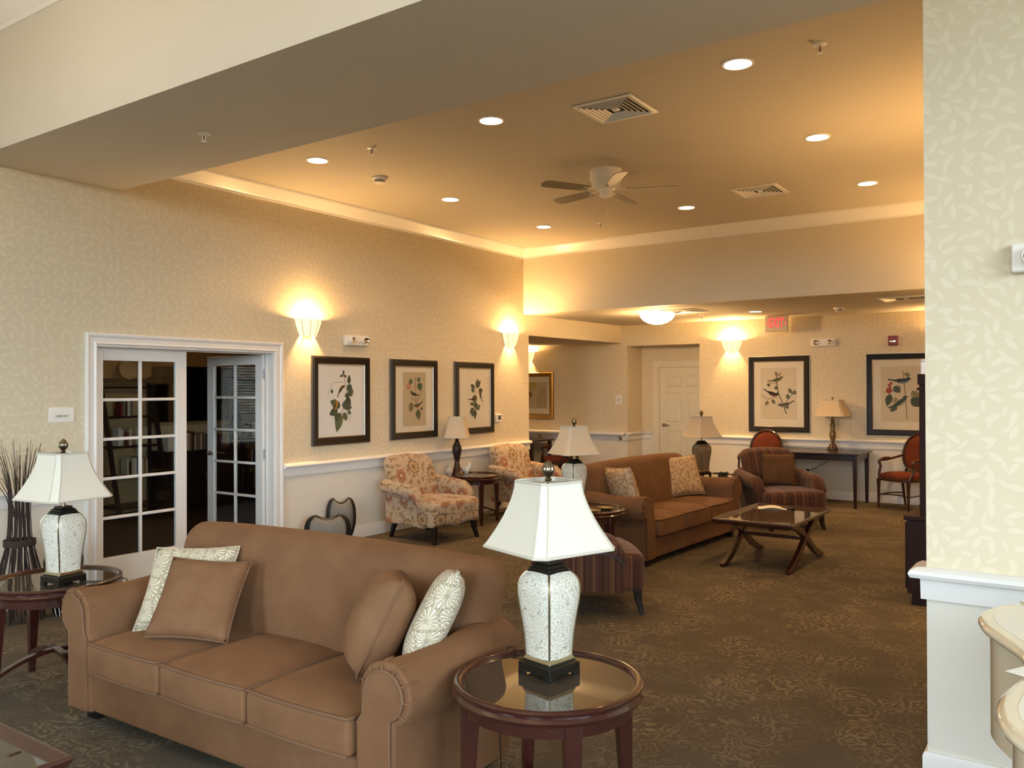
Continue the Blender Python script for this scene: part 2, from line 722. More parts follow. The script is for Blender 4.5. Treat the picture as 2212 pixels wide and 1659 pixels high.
MAT['bronze'] = plain('carved_bronze_resin', srgb('#2b1a10'), .4, .2, bump=.5, bscale=70)
MAT['bronze2'] = plain('brown_resin', srgb('#3d2415'), .35, .1)
MAT['ceramic'] = plain('white_ceramic', srgb('#ece7dc'), .25)
MAT['ivorygloss'] = plain('ivory_lacquer', srgb('#efe3c8'), .08, 0, .8)
MAT['paper'] = plain('white_paper', srgb('#efece4'), .7)
MAT['oldpaper'] = plain('aged_paper', srgb('#c9b796'), .75)
MAT['palepaper'] = plain('pale_aged_paper', srgb('#d9cdb6'), .75)
MAT['matboard'] = plain('mat_board', srgb('#e9e1cf'), .75)
MAT['frame'] = plain('black_brown_frame', srgb('#17120d'), .42, 0, 0, .3)
MAT['framesilver'] = plain('silver_fillet', (.55, .48, .40), .35, .9)
MAT['gold'] = plain('gold_leaf_frame', (.50, .31, .10), .35, .9)
MAT['twig'] = plain('brown_twig', srgb('#3a2a24'), .85)
MAT['wire'] = plain('dark_wire', srgb('#1d1917'), .5, .3)
MAT['wiremesh'] = plain('grey_wire_mesh', srgb('#8c857a'), .6)
MAT['blackvase'] = plain('black_glazed_vase', srgb('#0d0c0c'), .2)
MAT['silver'] = plain('silver_plate', (.75, .7, .62), .12, 1)
MAT['red'] = plain('red_alarm_plastic', srgb('#7a1712'), .35)
MAT['text'] = plain('grey_lettering', srgb('#55524c'), .6)
MAT['darkfloor'] = plain('library_floor', srgb('#3a2c22'), .5)
MAT['cord'] = plain('brown_lamp_cord', srgb('#2a1c14'), .5)
MAT['screen'] = plain('dark_screen', srgb('#050505'), .12)


def crackle():
    t = NT('crackle_glaze')
    v = t.obj()
    nz = t.noise(v, 30, 2)
    dv = t.vec('ADD', v, t.vec('SCALE', nz.outputs['Color'], .006))
    e = t.n('ShaderNodeTexVoronoi', feature='DISTANCE_TO_EDGE')
    e.inputs['Scale'].default_value = 88
    t.l(dv, e.inputs['Vector'])
    m = t.ramp(e.outputs['Distance'], .01, .085)
    big = t.noise(v, 9, 2).outputs[0]
    pale = t.mix(big, srgb('#d9d5c6'), srgb('#ece9df'))
    t.set(Base_Color=t.mix(m, srgb('#a29b8a'), pale), Roughness=.22, Coat_Weight=.4)
    t.bump(m, .25, .002)
    return t.m


MAT['crackle'] = crackle()
MAT['smokybody'] = plain('smoky_glass_body', srgb('#80705e'), .15, 0, .5)
MAT['amber'] = plain('amber_ribbed_glass', srgb('#7d6238'), .2, 0, .5)


def emit(name, col, st, base=(.8, .75, .65)):
    t = NT(name)
    t.set(Base_Color=base, Emission_Color=col, Emission_Strength=st)
    return t.m


MAT['can_glow'] = emit('recessed_lamp_glow', (1.0, .86, .62), 14)
MAT['sconce_glow'] = emit('sconce_glass_glow', (1.0, .70, .30), 1.5)
MAT['dome_glow'] = emit('dome_glass_glow', (1.0, .86, .62), 6)
MAT['exit_red'] = emit('exit_letters_glow', (1.0, .06, .07), 1.3, (.3, .02, .02))
MAT['exit_face'] = plain('exit_face', srgb('#bfae97'), .4)


def glass_thin(name, tint=(1, 1, 1), refl=.04):
    m = bpy.data.materials.new(name)
    m.use_nodes = True
    t = m.node_tree
    t.nodes.clear()
    o = t.nodes.new('ShaderNodeOutputMaterial')
    mx = t.nodes.new('ShaderNodeMixShader')
    lw = t.nodes.new('ShaderNodeLayerWeight')
    pw = t.nodes.new('ShaderNodeMath')
    pw.operation = 'POWER'
    pw.inputs[1].default_value = 5.0
    t.links.new(lw.outputs['Facing'], pw.inputs[0])
    fr = t.nodes.new('ShaderNodeMath')
    fr.operation = 'MULTIPLY_ADD'
    fr.inputs[1].default_value = 1 - refl
    fr.inputs[2].default_value = refl
    t.links.new(pw.outputs[0], fr.inputs[0])
    tr = t.nodes.new('ShaderNodeBsdfTransparent')
    tr.inputs[0].default_value = (*tint, 1)
    gl = t.nodes.new('ShaderNodeBsdfGlossy')
    gl.inputs['Roughness'].default_value = .02
    t.links.new(fr.outputs[0], mx.inputs[0])
    t.links.new(tr.outputs[0], mx.inputs[1])
    t.links.new(gl.outputs[0], mx.inputs[2])
    t.links.new(mx.outputs[0], o.inputs[0])
    return m


MAT['pane'] = glass_thin('window_glass', (.93, .96, .96))
MAT['glazing'] = glass_thin('picture_glazing', (.98, .98, .98), .02)


def vcol():
    t = NT('printed_ink')
    a = t.n('ShaderNodeVertexColor', layer_name='Col')
    n = t.noise(t.obj(), 60, 3).outputs[0]
    d = t.n('ShaderNodeHueSaturation')
    t.l(a.outputs[0], d.inputs['Color'])
    t.l(t.val('ADD', .55, t.val('MULTIPLY', n, .9)), d.inputs['Value'])
    t.set(Base_Color=d.outputs[0], Roughness=.7)
    return t.m


MAT['ink'] = vcol()

# ================================================================== THE SETTING
ZR = 0.915      # chair rail top
FY = 13.05      # far wall
RX = 6.25       # right wall of the sitting room
HC = 3.72       # sitting room ceiling
LC = 2.768      # low ceiling beyond the header
SC = 2.47       # soffit ceiling
FC = 4.40       # front room ceiling
OY0, OY1, OZ = 3.745, 5.605, 2.065   # library opening

struct('floor', MB().box(-.17, 11.2, -5.2, 13.05, -.12, 0).box(-4.3, -.17, 10.27, 13.05, -.12, 0).box(.222, 1.541, 13.05, 13.75, -.12, 0),
       MAT['carpet'], 'dark taupe carpet with pale scroll pattern')
struct('floor_library', MB().box(-4.3, -.17, 1.5, 10.27, -.12, 0), MAT['darkfloor'], 'dark brown floor of the library')

ZS = .86
b = MB()
b.box(-.17, 0, -5.2, OY0, ZS, 4.5).box(-.17, 0, OY1, 10.27, ZS, 4.5).box(-.17, 0, OY0, OY1, OZ, 4.5)
struct('wall_left', b, MAT['wallpaper'], 'long side wall papered with pale vine leaves')
struct('wall_left_lower', MB().box(-.17, 0, -5.2, OY0, 0, ZS).box(-.17, 0, OY1, 10.27, 0, ZS), MAT['paint'],
       'painted lower band of the long side wall')
b = MB()
b.box(-4.3, .222, FY, FY + .12, ZS, 2.9).box(1.541, RX + .2, FY, FY + .12, ZS, 2.9).box(.222, 1.541, FY, FY + .12, 2.41, 2.9)
b.box(.10, .222, FY + .12, 13.75, ZS, 2.5).box(1.541, 1.66, FY + .12, 13.75, ZS, 2.5)
b.box(.222, .53, 13.63, 13.75, ZS, 2.5).box(1.48, 1.541, 13.63, 13.75, ZS, 2.5).box(.53, 1.48, 13.63, 13.75, 2.06, 2.5)
struct('wall_back', b, MAT['wallpaper'], 'far wall papered with pale vine leaves around a door recess')
b = MB()
b.box(-4.3, .222, FY, FY + .12, 0, ZS).box(1.541, RX + .2, FY, FY + .12, 0, ZS)
b.box(.10, .222, FY + .12, 13.75, 0, ZS).box(1.541, 1.66, FY + .12, 13.75, 0, ZS)
b.box(.222, .53, 13.63, 13.75, 0, ZS).box(1.48, 1.541, 13.63, 13.75, 0, ZS)
struct('wall_back_lower', b, MAT['paint'], 'painted lower band of the far wall')
struct('ceiling_recess', MB().box(.222, 1.541, FY + .12, 13.63, 2.41, 2.5), MAT['ceiling'], 'ceiling of the door recess')
struct('wall_right', MB().box(RX, RX + .15, 4.05, 13.2, 0, 3.9), MAT['wallpaper'], 'right side wall of the sitting room')
struct('wall_front_right', MB().box(6.229, 11.2, 3.93, 4.06, ZS, 3.9), MAT['wallpaper'], 'papered wall beside the ivory piano')
struct('wall_front_right_lower', MB().box(6.229, 11.2, 3.93, 4.06, 0, ZS), MAT['paint'], 'painted lower band of the wall beside the piano')
struct('ceiling', MB().box(-.1, RX + .2, 3.9, 10.2, HC, HC + .2), MAT['ceiling'], 'sitting room ceiling with recessed lights')
struct('ceiling_beam', MB().box(-.1, 11.2, 2.79, 3.97, 3.39, 4.5), MAT['soffit'], 'wide painted ceiling beam between the two rooms')
struct('ceiling_front', MB().box(-.2, 11.2, -5.2, 2.8, FC, FC + .15), MAT['ceiling'], 'high ceiling of the front room')
struct('wall_header', MB().box(0.0, RX + .2, 10.15, 10.27, LC, 3.9), MAT['cream_paint'], 'cream header wall above the low ceiling')
struct('ceiling_low', MB().box(-.1, RX + .2, 10.27, FY + .1, LC, LC + .15), MAT['ceiling'], 'low ceiling by the far wall')
struct('ceiling_soffit', MB().plate([(-4.3, 10.285), (0, 10.285), (.10, FY), (.10, FY + .1), (-4.3, FY + .1)], SC, LC + .1), MAT['wallpaper'], 'papered soffit over the side passage')
struct('ceiling_soffit_under', MB().plate([(-4.3, 10.285), (-.004, 10.285), (.096, FY), (-4.3, FY)], SC - .006, SC), MAT['ceiling'], 'painted underside of the side passage soffit')

# library shell
b = MB()
b.box(-4.3, -4.1, 1.3, 2.0, 0, 2.9).box(-4.3, -4.1, 3.2, 10.3, 0, 2.9).box(-4.3, -4.1, 2.0, 3.2, 0, .8).box(-4.3, -4.1, 2.0, 3.2, 2.2, 2.9)
b.box(-4.3, -.17, 1.3, 1.5, 0, 2.9).box(-4.3, -.17, 10.15, 10.27, 0, 2.9)
struct('wall_library', b, MAT['tanwall'], 'tan walls of the library')
struct('ceiling_library', MB().box(-4.3, -.15, 1.3, 10.3, 2.7, 2.9), MAT['ceiling'], 'library ceiling')
struct('wall_passage', MB().box(-4.3, -4.1, 10.2, 13.2, 0, 2.9), MAT['wallpaper'], 'end wall of the side passage')
struct('wall_lining', MB().box(-.185, -.17, 1.5, OY0, 0, 2.9).box(-.185, -.17, OY1, 10.2, 0, 2.9).box(-.185, -.17, OY0, OY1, OZ, 2.9),
       MAT['tanwall'], 'library side of the long wall')

# front room outer walls with windows
b = MB()
xs = [-.2]
for ax, wc, c, w, z0, z1 in WINDOWS:
    if ax == 'y':
        b.box(xs[-1], c - w / 2, -5.2, -5.0, 0, 4.5)
        b.box(c - w / 2, c + w / 2, -5.2, -5.0, 0, z0).box(c - w / 2, c + w / 2, -5.2, -5.0, z1, 4.5)
        xs.append(c + w / 2)
b.box(xs[-1], 11.2, -5.2, -5.0, 0, 4.5)
struct('wall_front', b, MAT['cream_paint'], 'front room window wall')
b = MB()
ys = [-5.0]
for ax, wc, c, w, z0, z1 in WINDOWS:
    if ax == 'x':
        b.box(11, 11.2, ys[-1], c - w / 2, 0, 4.5)
        b.box(11, 11.2, c - w / 2, c + w / 2, 0, z0).box(11, 11.2, c - w / 2, c + w / 2, z1, 4.5)
        ys.append(c + w / 2)
b.box(11, 11.2, ys[-1], 4.1, 0, 4.5)
struct('wall_front_side', b, MAT['cream_paint'], 'front room side wall with windows')
for i, (ax, wc, c, w, z0, z1) in enumerate(WINDOWS):
    fr = MB()
    pn = MB()
    h = w / 2
    if ax == 'y':
        fr.box(c - h, c - h + .05, -5.12, -5.06, z0, z1).box(c + h - .05, c + h, -5.12, -5.06, z0, z1)
        fr.box(c - h, c + h, -5.12, -5.06, z0, z0 + .05).box(c - h, c + h, -5.12, -5.06, z1 - .05, z1)
        fr.box(c - h, c + h, -5.11, -5.07, (z0 + z1) / 2 - .02, (z0 + z1) / 2 + .02)
        pn.box(c - h + .05, c + h - .05, -5.092, -5.088, z0 + .05, z1 - .05)
    else:
        fr.box(11.06, 11.12, c - h, c - h + .05, z0, z1).box(11.06, 11.12, c + h - .05, c + h, z0, z1)
        fr.box(11.06, 11.12, c - h, c + h, z0, z0 + .05).box(11.06, 11.12, c - h, c + h, z1 - .05, z1)
        fr.box(11.07, 11.11, c - h, c + h, (z0 + z1) / 2 - .02, (z0 + z1) / 2 + .02)
        pn.box(11.088, 11.092, c - h + .05, c + h - .05, z0 + .05, z1 - .05)
    wo = struct('window_%d' % (i + 1), fr, MAT['trim'], 'white framed front room window')
    pn.build('pane', MAT['pane'], wo)

# ---- mouldings
RAILP = [(0, .915), (.035, .915), (.058, .903), (.064, .888), (.056, .872), (.022, .868), (.020, .780), (0, .780)]
BASEP = [(0, 0), (.018, 0), (.018, .115), (.010, .132), (0, .132)]
CROWNP = [(0, 3.585), (.012, 3.585), (.018, 3.605), (.028, 3.612), (.075, 3.668), (.105, 3.690), (.118, 3.705), (.122, 3.72), (0, 3.72)]
CROWN2 = [(x * 1.35, z - 3.72 + FC if False else FC + (z - 3.72) * 1.4) for x, z in CROWNP]


def mould(name, prof, a, b, out, label, mat=None, mitre=0):
    a, b, out = Vector((*a, 0)), Vector((*b, 0)), Vector((*out, 0))
    m = MB()
    al = (b - a).normalized()
    m.loft([[p + out * d - al * d * k + Vector((0, 0, z)) for d, z in prof] for p, k in ((a, mitre), (b, 0))])
    return struct(name, m, mat or MAT['trim'], label, smooth=30)


mould('trim_1', RAILP, (0, -5), (0, OY0 - .092), (1, 0), 'white chair rail on the long wall before the library doors')
mould('trim_2', RAILP, (0, OY1 + .092), (0, 10.285), (1, 0), 'white chair rail on the long wall beyond the library doors')
mould('trim_3', RAILP, (1.541, FY), (RX, FY), (0, -1), 'white chair rail on the far wall')
mould('trim_4', RAILP, (-4.1, FY), (.20, FY), (0, -1), 'white chair rail on the passage wall')
mould('trim_5', RAILP, (.222, FY - .05), (.222, 13.63), (1, 0), 'white chair rail inside the door recess')
mould('trim_6', RAILP, (.222, 13.63), (.44, 13.63), (0, -1), 'white chair rail beside the recessed door')
mould('trim_7', RAILP, (6.229, 3.93), (11, 3.93), (0, -1), 'white chair rail on the wall beside the piano', mitre=1)
mould('trim_8', RAILP, (6.229, 3.93), (6.229, 4.06), (-1, 0), 'white chair rail return on the wall end', mitre=1)
mould('baseboard_left', BASEP, (0, OY1 + .092), (0, 10.285), (1, 0), 'white baseboard on the long wall')
mould('baseboard_left_front', BASEP, (0, -5), (0, OY0 - .092), (1, 0), 'white baseboard before the library doors')
mould('baseboard_back', BASEP, (1.541, FY), (RX, FY), (0, -1), 'white baseboard on the far wall')
mould('baseboard_passage', BASEP, (-4.1, FY), (.222, FY), (0, -1), 'white baseboard in the side passage')
mould('baseboard_right', BASEP, (6.229, 3.93), (11, 3.93), (0, -1), 'white baseboard beside the piano', mitre=1)
mould('baseboard_end', BASEP, (6.229, 3.93), (6.229, 4.06), (-1, 0), 'white baseboard on the wall end', mitre=1)
mould('trim_9', CROWNP, (0, 3.97), (0, 10.15), (1, 0), 'white crown moulding on the long wall')
mould('trim_10', CROWNP, (0, 10.15), (RX, 10.15), (0, -1), 'white crown moulding on the header')
mould('trim_11', CROWN2, (0, 2.79), (11, 2.79), (0, -1), 'white crown moulding above the ceiling beam')
mould('trim_12', CROWN2, (0, -5), (0, 2.79), (1, 0), 'white crown moulding of the front room')
mould('trim_13', RAILP, (0, 10.285), (-.17, 10.285), (0, 1), 'white chair rail return at the wall corner')
struct('wall_corner', MB().box(-.17, 0, 10.27, 10.285, 0, LC), MAT['wallpaper'], 'papered end of the long wall')

# casing of the library doors: outer, inner steps
CASP = [(0, 0), (.020, 0), (.024, .006), (.020, .016), (.016, .022), (.016, .055), (.026, .064), (.030, .080), (.026, .092), (0, .092)]
b = MB()
b.loft([[(x, OY0 - d, z if z == 0 else OZ + d) for x, d in CASP] for z in (0, 1)], cap=False)
b.loft([[(x, OY1 + d, z if z == 0 else OZ + d) for x, d in CASP] for z in (0, 1)], cap=False)
b.loft([[(x, OY0 - d, OZ + d) for x, d in CASP], [(x, OY1 + d, OZ + d) for x, d in CASP]], cap=False)
b.box(-.17, .0, OY0, OY0 + .018, 0, OZ).box(-.17, .0, OY1 - .018, OY1, 0, OZ).box(-.17, .0, OY0 + .018, OY1 - .018, OZ - .018, OZ)
b.box(-.108, -.09, OY0 + .018, OY0 + .03, 0, OZ - .018).box(-.108, -.09, OY1 - .03, OY1 - .018, 0, OZ - .018).box(-.108, -.09, OY0 + .03, OY1 - .03, OZ - .03, OZ - .018)
struct('trim_14', b, MAT['trim'], 'white moulded casing around the library doors', smooth=30)


def french_leaf(name, label, wid, hinge, az, knob):
    """leaf in local xz plane: hinge edge at x=0, runs to x=wid, thickness along y"""
    t = bpy.data.objects.new(name, None)
    COL.objects.link(t)
    t.location = hinge
    t.rotation_euler = (0, 0, R(az))
    tag(t, label, 'door', kind='structure')
    st, th, z0, z1 = .108, .04, .012, 2.035
    MB().box(0, st, 0, th, z0, z1).build('stile', MAT['trim'], t, bevel=.003)
    MB().box(wid - st, wid, 0, th, z0, z1).build('stile', MAT['trim'], t, bevel=.003)
    MB().box(st, wid - st, 0, th, z1 - .10, z1).build('rail', MAT['trim'], t, bevel=.003)
    MB().box(st, wid - st, 0, th, z0, .243).build('rail', MAT['trim'], t, bevel=.003)
    zt, zb = z1 - .10, .243
    mx = wid / 2
    mw = .026
    MB().box(mx - mw / 2, mx + mw / 2, .004, th - .004, zb, zt).build('muntin', MAT['trim'], t, bevel=.006)
    ph = (zt - zb) / 5
    for k in range(1, 5):
        MB().box(st, wid - st, .005, th - .005, zb + k * ph - mw / 2, zb + k * ph + mw / 2).build('muntin', MAT['trim'], t, bevel=.006)
    for k in range(5):
        for x0, x1 in ((st, mx - mw / 2), (mx + mw / 2, wid - st)):
            MB().box(x0, x1, th / 2 - .002, th / 2 + .002, zb + k * ph + mw / 2, zb + (k + 1) * ph - mw / 2).build('pane', MAT['pane'], t)
    if knob:
        h = MB()
        for s in (-1, 1):
            y = -.002 if s < 0 else th + .002
            h.tube([(wid - .06, y, 1.0), (wid - .06, y + s * .012, 1.0)], .028, 16)
            h.tube([(wid - .06, y + s * .012, 1.0), (wid - .06, y + s * .05, 1.0)], .010, 10)
            h.tube([(wid - .06, y + s * .05, 1.0), (wid - .10, y + s * .055, 1.0), (wid - .16, y + s * .05, 1.0)], .010, 10)
        h.build('handle', MAT['nickel'], t)
    for z in ((.18, 1.02, 1.84) if knob else ()):
        h = MB()
        h.tube([(-.006, -.004, z - .05), (-.006, -.004, z + .05)], .007, 10)
        h.box(-.003, -.001, 0, .034, z - .05, z + .05)
        h.box(-.004, .0, -.06, -.005, z - .05, z + .05)
        h.build('hinge', MAT['steel'], t)
    return t


LW = .908
french_leaf('door_1', 'closed white french door leaf with ten panes to the library', LW, (-.112, OY0 + .02, 0), 90, False)
french_leaf('door_2', 'white french door leaf swung open into the library', LW, (-.118, OY1 - .025, 0), 180, True)

# door in the far recess
t = bpy.data.objects.new('door_3', None)
COL.objects.link(t)
t.location = (.56, 13.65, 0)
tag(t, 'cream six panel door with lever handle in the far wall recess', 'door', kind='structure')
MB().box(0, .90, 0, .045, .01, 2.045).build('slab', MAT['door'], t, bevel=.002)
for x0, x1 in ((.12, .41), (.49, .78)):
    for z0, z1 in ((1.70, 1.90), (1.10, 1.60), (.22, .95)):
        b = MB()
        b.loft([[(x0, -.001, z0), (x1, -.001, z0), (x1, -.001, z1), (x0, -.001, z1)],
                [(x0 + .012, -.012, z0 + .012), (x1 - .012, -.012, z0 + .012), (x1 - .012, -.012, z1 - .012), (x0 + .012, -.012, z1 - .012)],
                [(x0 + .03, -.003, z0 + .03), (x1 - .03, -.003, z0 + .03), (x1 - .03, -.003, z1 - .03), (x0 + .03, -.003, z1 - .03)],
                [(x0 + .05, -.010, z0 + .05), (x1 - .05, -.010, z0 + .05), (x1 - .05, -.010, z1 - .05), (x0 + .05, -.010, z1 - .05)]])
        b.build('panel', MAT['door'], t, smooth=0)
h = MB()
h.tube([(.075, 0, 1.03), (.075, -.014, 1.03)], .034, 16).tube([(.075, -.01, 1.03), (.075, -.05, 1.03)], .011, 10)
h.tube([(.07, -.05, 1.03), (.12, -.055, 1.03), (.19, -.05, 1.028)], .011, 10)
h.build('handle', MAT['nickel'], t)
MB().tube([(.46, .0, 1.62), (.46, -.006, 1.62)], .008, 10).build('peephole', MAT['nickel'], t)
b = MB()
b.box(.44, .535, 13.605, 13.63, 0, 2.055).box(1.485, 1.541, 13.605, 13.63, 0, 2.055).box(.44, 1.541, 13.605, 13.63, 2.055, 2.15)
b.box(.535, .56, 13.61, 13.70, 0, 2.045).box(1.46, 1.485, 13.61, 13.70, 0, 2.045).box(.535, 1.485, 13.61, 13.70, 2.045, 2.055)
struct('trim_15', b, MAT['door'], 'cream casing around the recessed door')
struct('wall_behind_door', MB().box(.5, 1.5, 13.70, 13.75, 0, 2.1), MAT['door'], 'backing behind the recessed door')

# ================================================================== OBJECT BUILDERS


def arc_poly(cx, cz, r, a0, a1, n):
    return [(cx + r * cos(R(a0 + (a1 - a0) * i / n)), cz + r * sin(R(a0 + (a1 - a0) * i / n))) for i in range(n + 1)]


def make_sofa(label, loc, rz, mat, pipe):
    t = thing('sofa', label, 'sofa', loc, rz)
    fy, by = -.40, .40
    # base
    MB().rbox(-.92, .92, fy + .012, by - .02, .065, .275, .02, 6).build('base', mat, t)
    # arms: rolled profile swept front to back
    for sg in (-1, 1):
        inner, outer = .905, 1.10
        prof = [(inner, .065), (outer, .065), (outer, .44)] + arc_poly(1.055, .545, .125, -58, 180, 18) + [(.93, .45), (inner, .42)]
        prof = [(x * sg, z) for x, z in prof]
        a = MB()
        secs = []
        N = 12
        for i in range(N + 1):
            f = i / N
            y = fy + (.34 - fy) * f
            dz = -.022 * sin(pi * min(1, f * 1.25)) + .02 * max(0, f - .6)
            secs.append([(x, y, z + (dz if z > .43 else 0)) for x, z in prof])
        a.loft(secs)
        arm = a.build('arm', mat, t, smooth=50, bevel=.012)
        # front panel with welt
        pp = [(.925, .07), (1.082, .07), (1.082, .455)] + arc_poly(1.055, .545, .092, -64, 180, 16) + [(.952, .46), (.925, .42)]
        pp = [(x * sg, z) for x, z in pp]
        MB().prism(pp, fy - .012, fy + .01).build('front_panel', mat, arm, bevel=.006)
        MB().tube([(x, fy - .008, z) for x, z in pp[1:]], .0065, 8).build('welt', pipe, arm)
        # gathered pleats over the roll
        for k in range(7):
            an = R(160 - k * 33)
            c = (1.055 * sg, .545)
            p = [(c[0] + sg * cos(an) * rr, fy - .006 + dy, c[1] + sin(an) * rr) for rr, dy in ((.096, -.002), (.118, .004), (.1275, .03), (.127, .07))]
            MB().tube(p, [.004, .005, .004, .001], 6).build('pleat', mat, arm)
    # back
    def bdef(q, p):
        f = max(0.0, (p.z - .30) / .62)
        y = p.y + .13 * f - .02 * sin(pi * f)
        z = p.z
        if p.z > .6:
            z += .022 * (1 - (p.x / 1.1) ** 2) * (p.z - .6) / .3
        bul = (1 - q.x ** 2) * (1 - min(1, abs(q.z)) ** 2)
        if q.y < 0:
            y -= .025 * bul
        # round the upper corners
        xx = p.x
        e = max(0, abs(xx) - .96)
        if p.z > .6:
            z -= 1.9 * e * e * max(0, (p.z - .6) / .3)
        return Vector((xx, y, z))
    MB().rbox(-1.09, 1.09, .135, .305, .30, .915, .078, 12, bdef).build('backrest', mat, t, smooth=60)
    MB().rbox(-1.08, 1.08, .24, .415, .065, .50, .03, 4).build('back_panel', mat, t, smooth=60)
    # seat cushions
    for k in range(3):
        x0 = -.90 + .60 * k

        def cdef(q, p):
            z = p.z
            if q.z > 0:
                z += .035 * (1 - q.x ** 4) * (1 - q.y ** 4) * q.z
            if q.y < -.5:
                p.y -= .012 * (1 - q.x ** 2)
            return Vector((p.x, p.y, z))
        cu = MB().rbox(x0 + .004, x0 + .596, fy - .03, .20, .278, .425, .022, 10, cdef).build('seat_cushion', mat, t, smooth=50)
        for z in (.424, .283):
            zz = z
            pts = []
            m = 10
            for i in range(m + 1):
                f = -1 + 2 * i / m
                pts.append((x0 + .3 + .288 * f, fy - .027 - .012 * (1 - f * f), zz + (.0 if z < .3 else .003)))
            if z > .3:
                pts = [(x0 + .010, .15, zz + .006), (x0 + .008, fy + .0, zz + .003)] + pts + [(x0 + .592, fy, zz + .003), (x0 + .590, .15, zz + .006)]
            MB().tube(pts, .0065, 8).build('piping', pipe, cu)
    for sx in (-1, 1):
        for y in (fy + .09, by - .1):
            MB().lathe([(.0, 0), (.03, .0), (.05, .018), (.055, .04), (.04, .062), (.03, .068)], 20, (sx * .99, y, 0)).build('foot', MAT['legwood'], t)
    return t


def make_pillow(name, label, size, thick, mat, loc, az, tilt, spin=0.0, group=None, pipe=None, cat='pillow'):
    """square pillow, front -y, bottom edge at its origin; tilt leans it back"""
    b = MB()
    n = 18
    h = size / 2

    def surf(sg):
        def fn(u, v):
            x, z = 2 * u - 1, 2 * v - 1
            pin = 1 - .07 * (x * x * (1 - z * z) * 0 + (1 - x * x) * z ** 4 + (1 - z * z) * x ** 4)
            prof = max(0.0, (1 - x ** 4) * (1 - z ** 4)) ** .5
            return Vector((x * h * (1 - .06 * (1 - z * z) * abs(x) ** 3), sg * (thick / 2) * prof * (1 - .1 * (x * x + z * z)), h + z * h * (1 - .06 * (1 - x * x) * abs(z) ** 3)))
        return fn
    b.grid(surf(-1), n, n)
    b.grid(surf(1), n, n)
    bm = bmesh.new()
    mtx = Matrix.Rotation(R(spin), 4, 'Y')
    b.v = [mtx @ (v - Vector((0, 0, h))) + Vector((0, 0, h)) for v in b.v]
    mz = min(v.z for v in b.v)
    mt = Matrix.Rotation(-R(tilt), 4, 'X')
    b.v = [mt @ (v - Vector((0, 0, mz))) for v in b.v]
    mz = min(v.z for v in b.v)
    b.v = [v - Vector((0, 0, mz)) for v in b.v]
    o = b.build(name, mat, None, smooth=80)
    # weld the two faces along the seam
    bm = bmesh.new()
    bm.from_mesh(o.data)
    bmesh.ops.remove_doubles(bm, verts=bm.verts, dist=.0005)
    bmesh.ops.recalc_face_normals(bm, faces=bm.faces)
    bm.to_mesh(o.data)
    bm.free()
    o.location = loc
    o.rotation_euler = (0, 0, face(az))
    tag(o, label, cat, group)
    # seam cord around the edge
    pts = []
    for i in range(4 * 12):
        k, f = divmod(i, 12)
        f = f / 12 * 2 - 1
        x, z = ((f, -1), (1, f), (-f, 1), (-1, -f))[k]
        p = Vector((x * h * (1 - .06 * (1 - z * z) * abs(x) ** 3), 0, h + z * h * (1 - .06 * (1 - x * x) * abs(z) ** 3)))
        p = mtx @ (p - Vector((0, 0, h))) + Vector((0, 0, h))
        pts.append(p)
    m0 = min((mtx @ (v - Vector((0, 0, h))) + Vector((0, 0, h))).z for v in [Vector((a, 0, c)) for a in (-h, h) for c in (0, size)])
    pts = [mt @ (p - Vector((0, 0, m0))) for p in pts]
    lo = min(p.z for p in pts)
    pts = [p - Vector((0, 0, min(0, lo))) for p in pts]
    MB().tube(pts, .0045, 6, closed=True).build('seam_cord', pipe or mat, o)
    return o


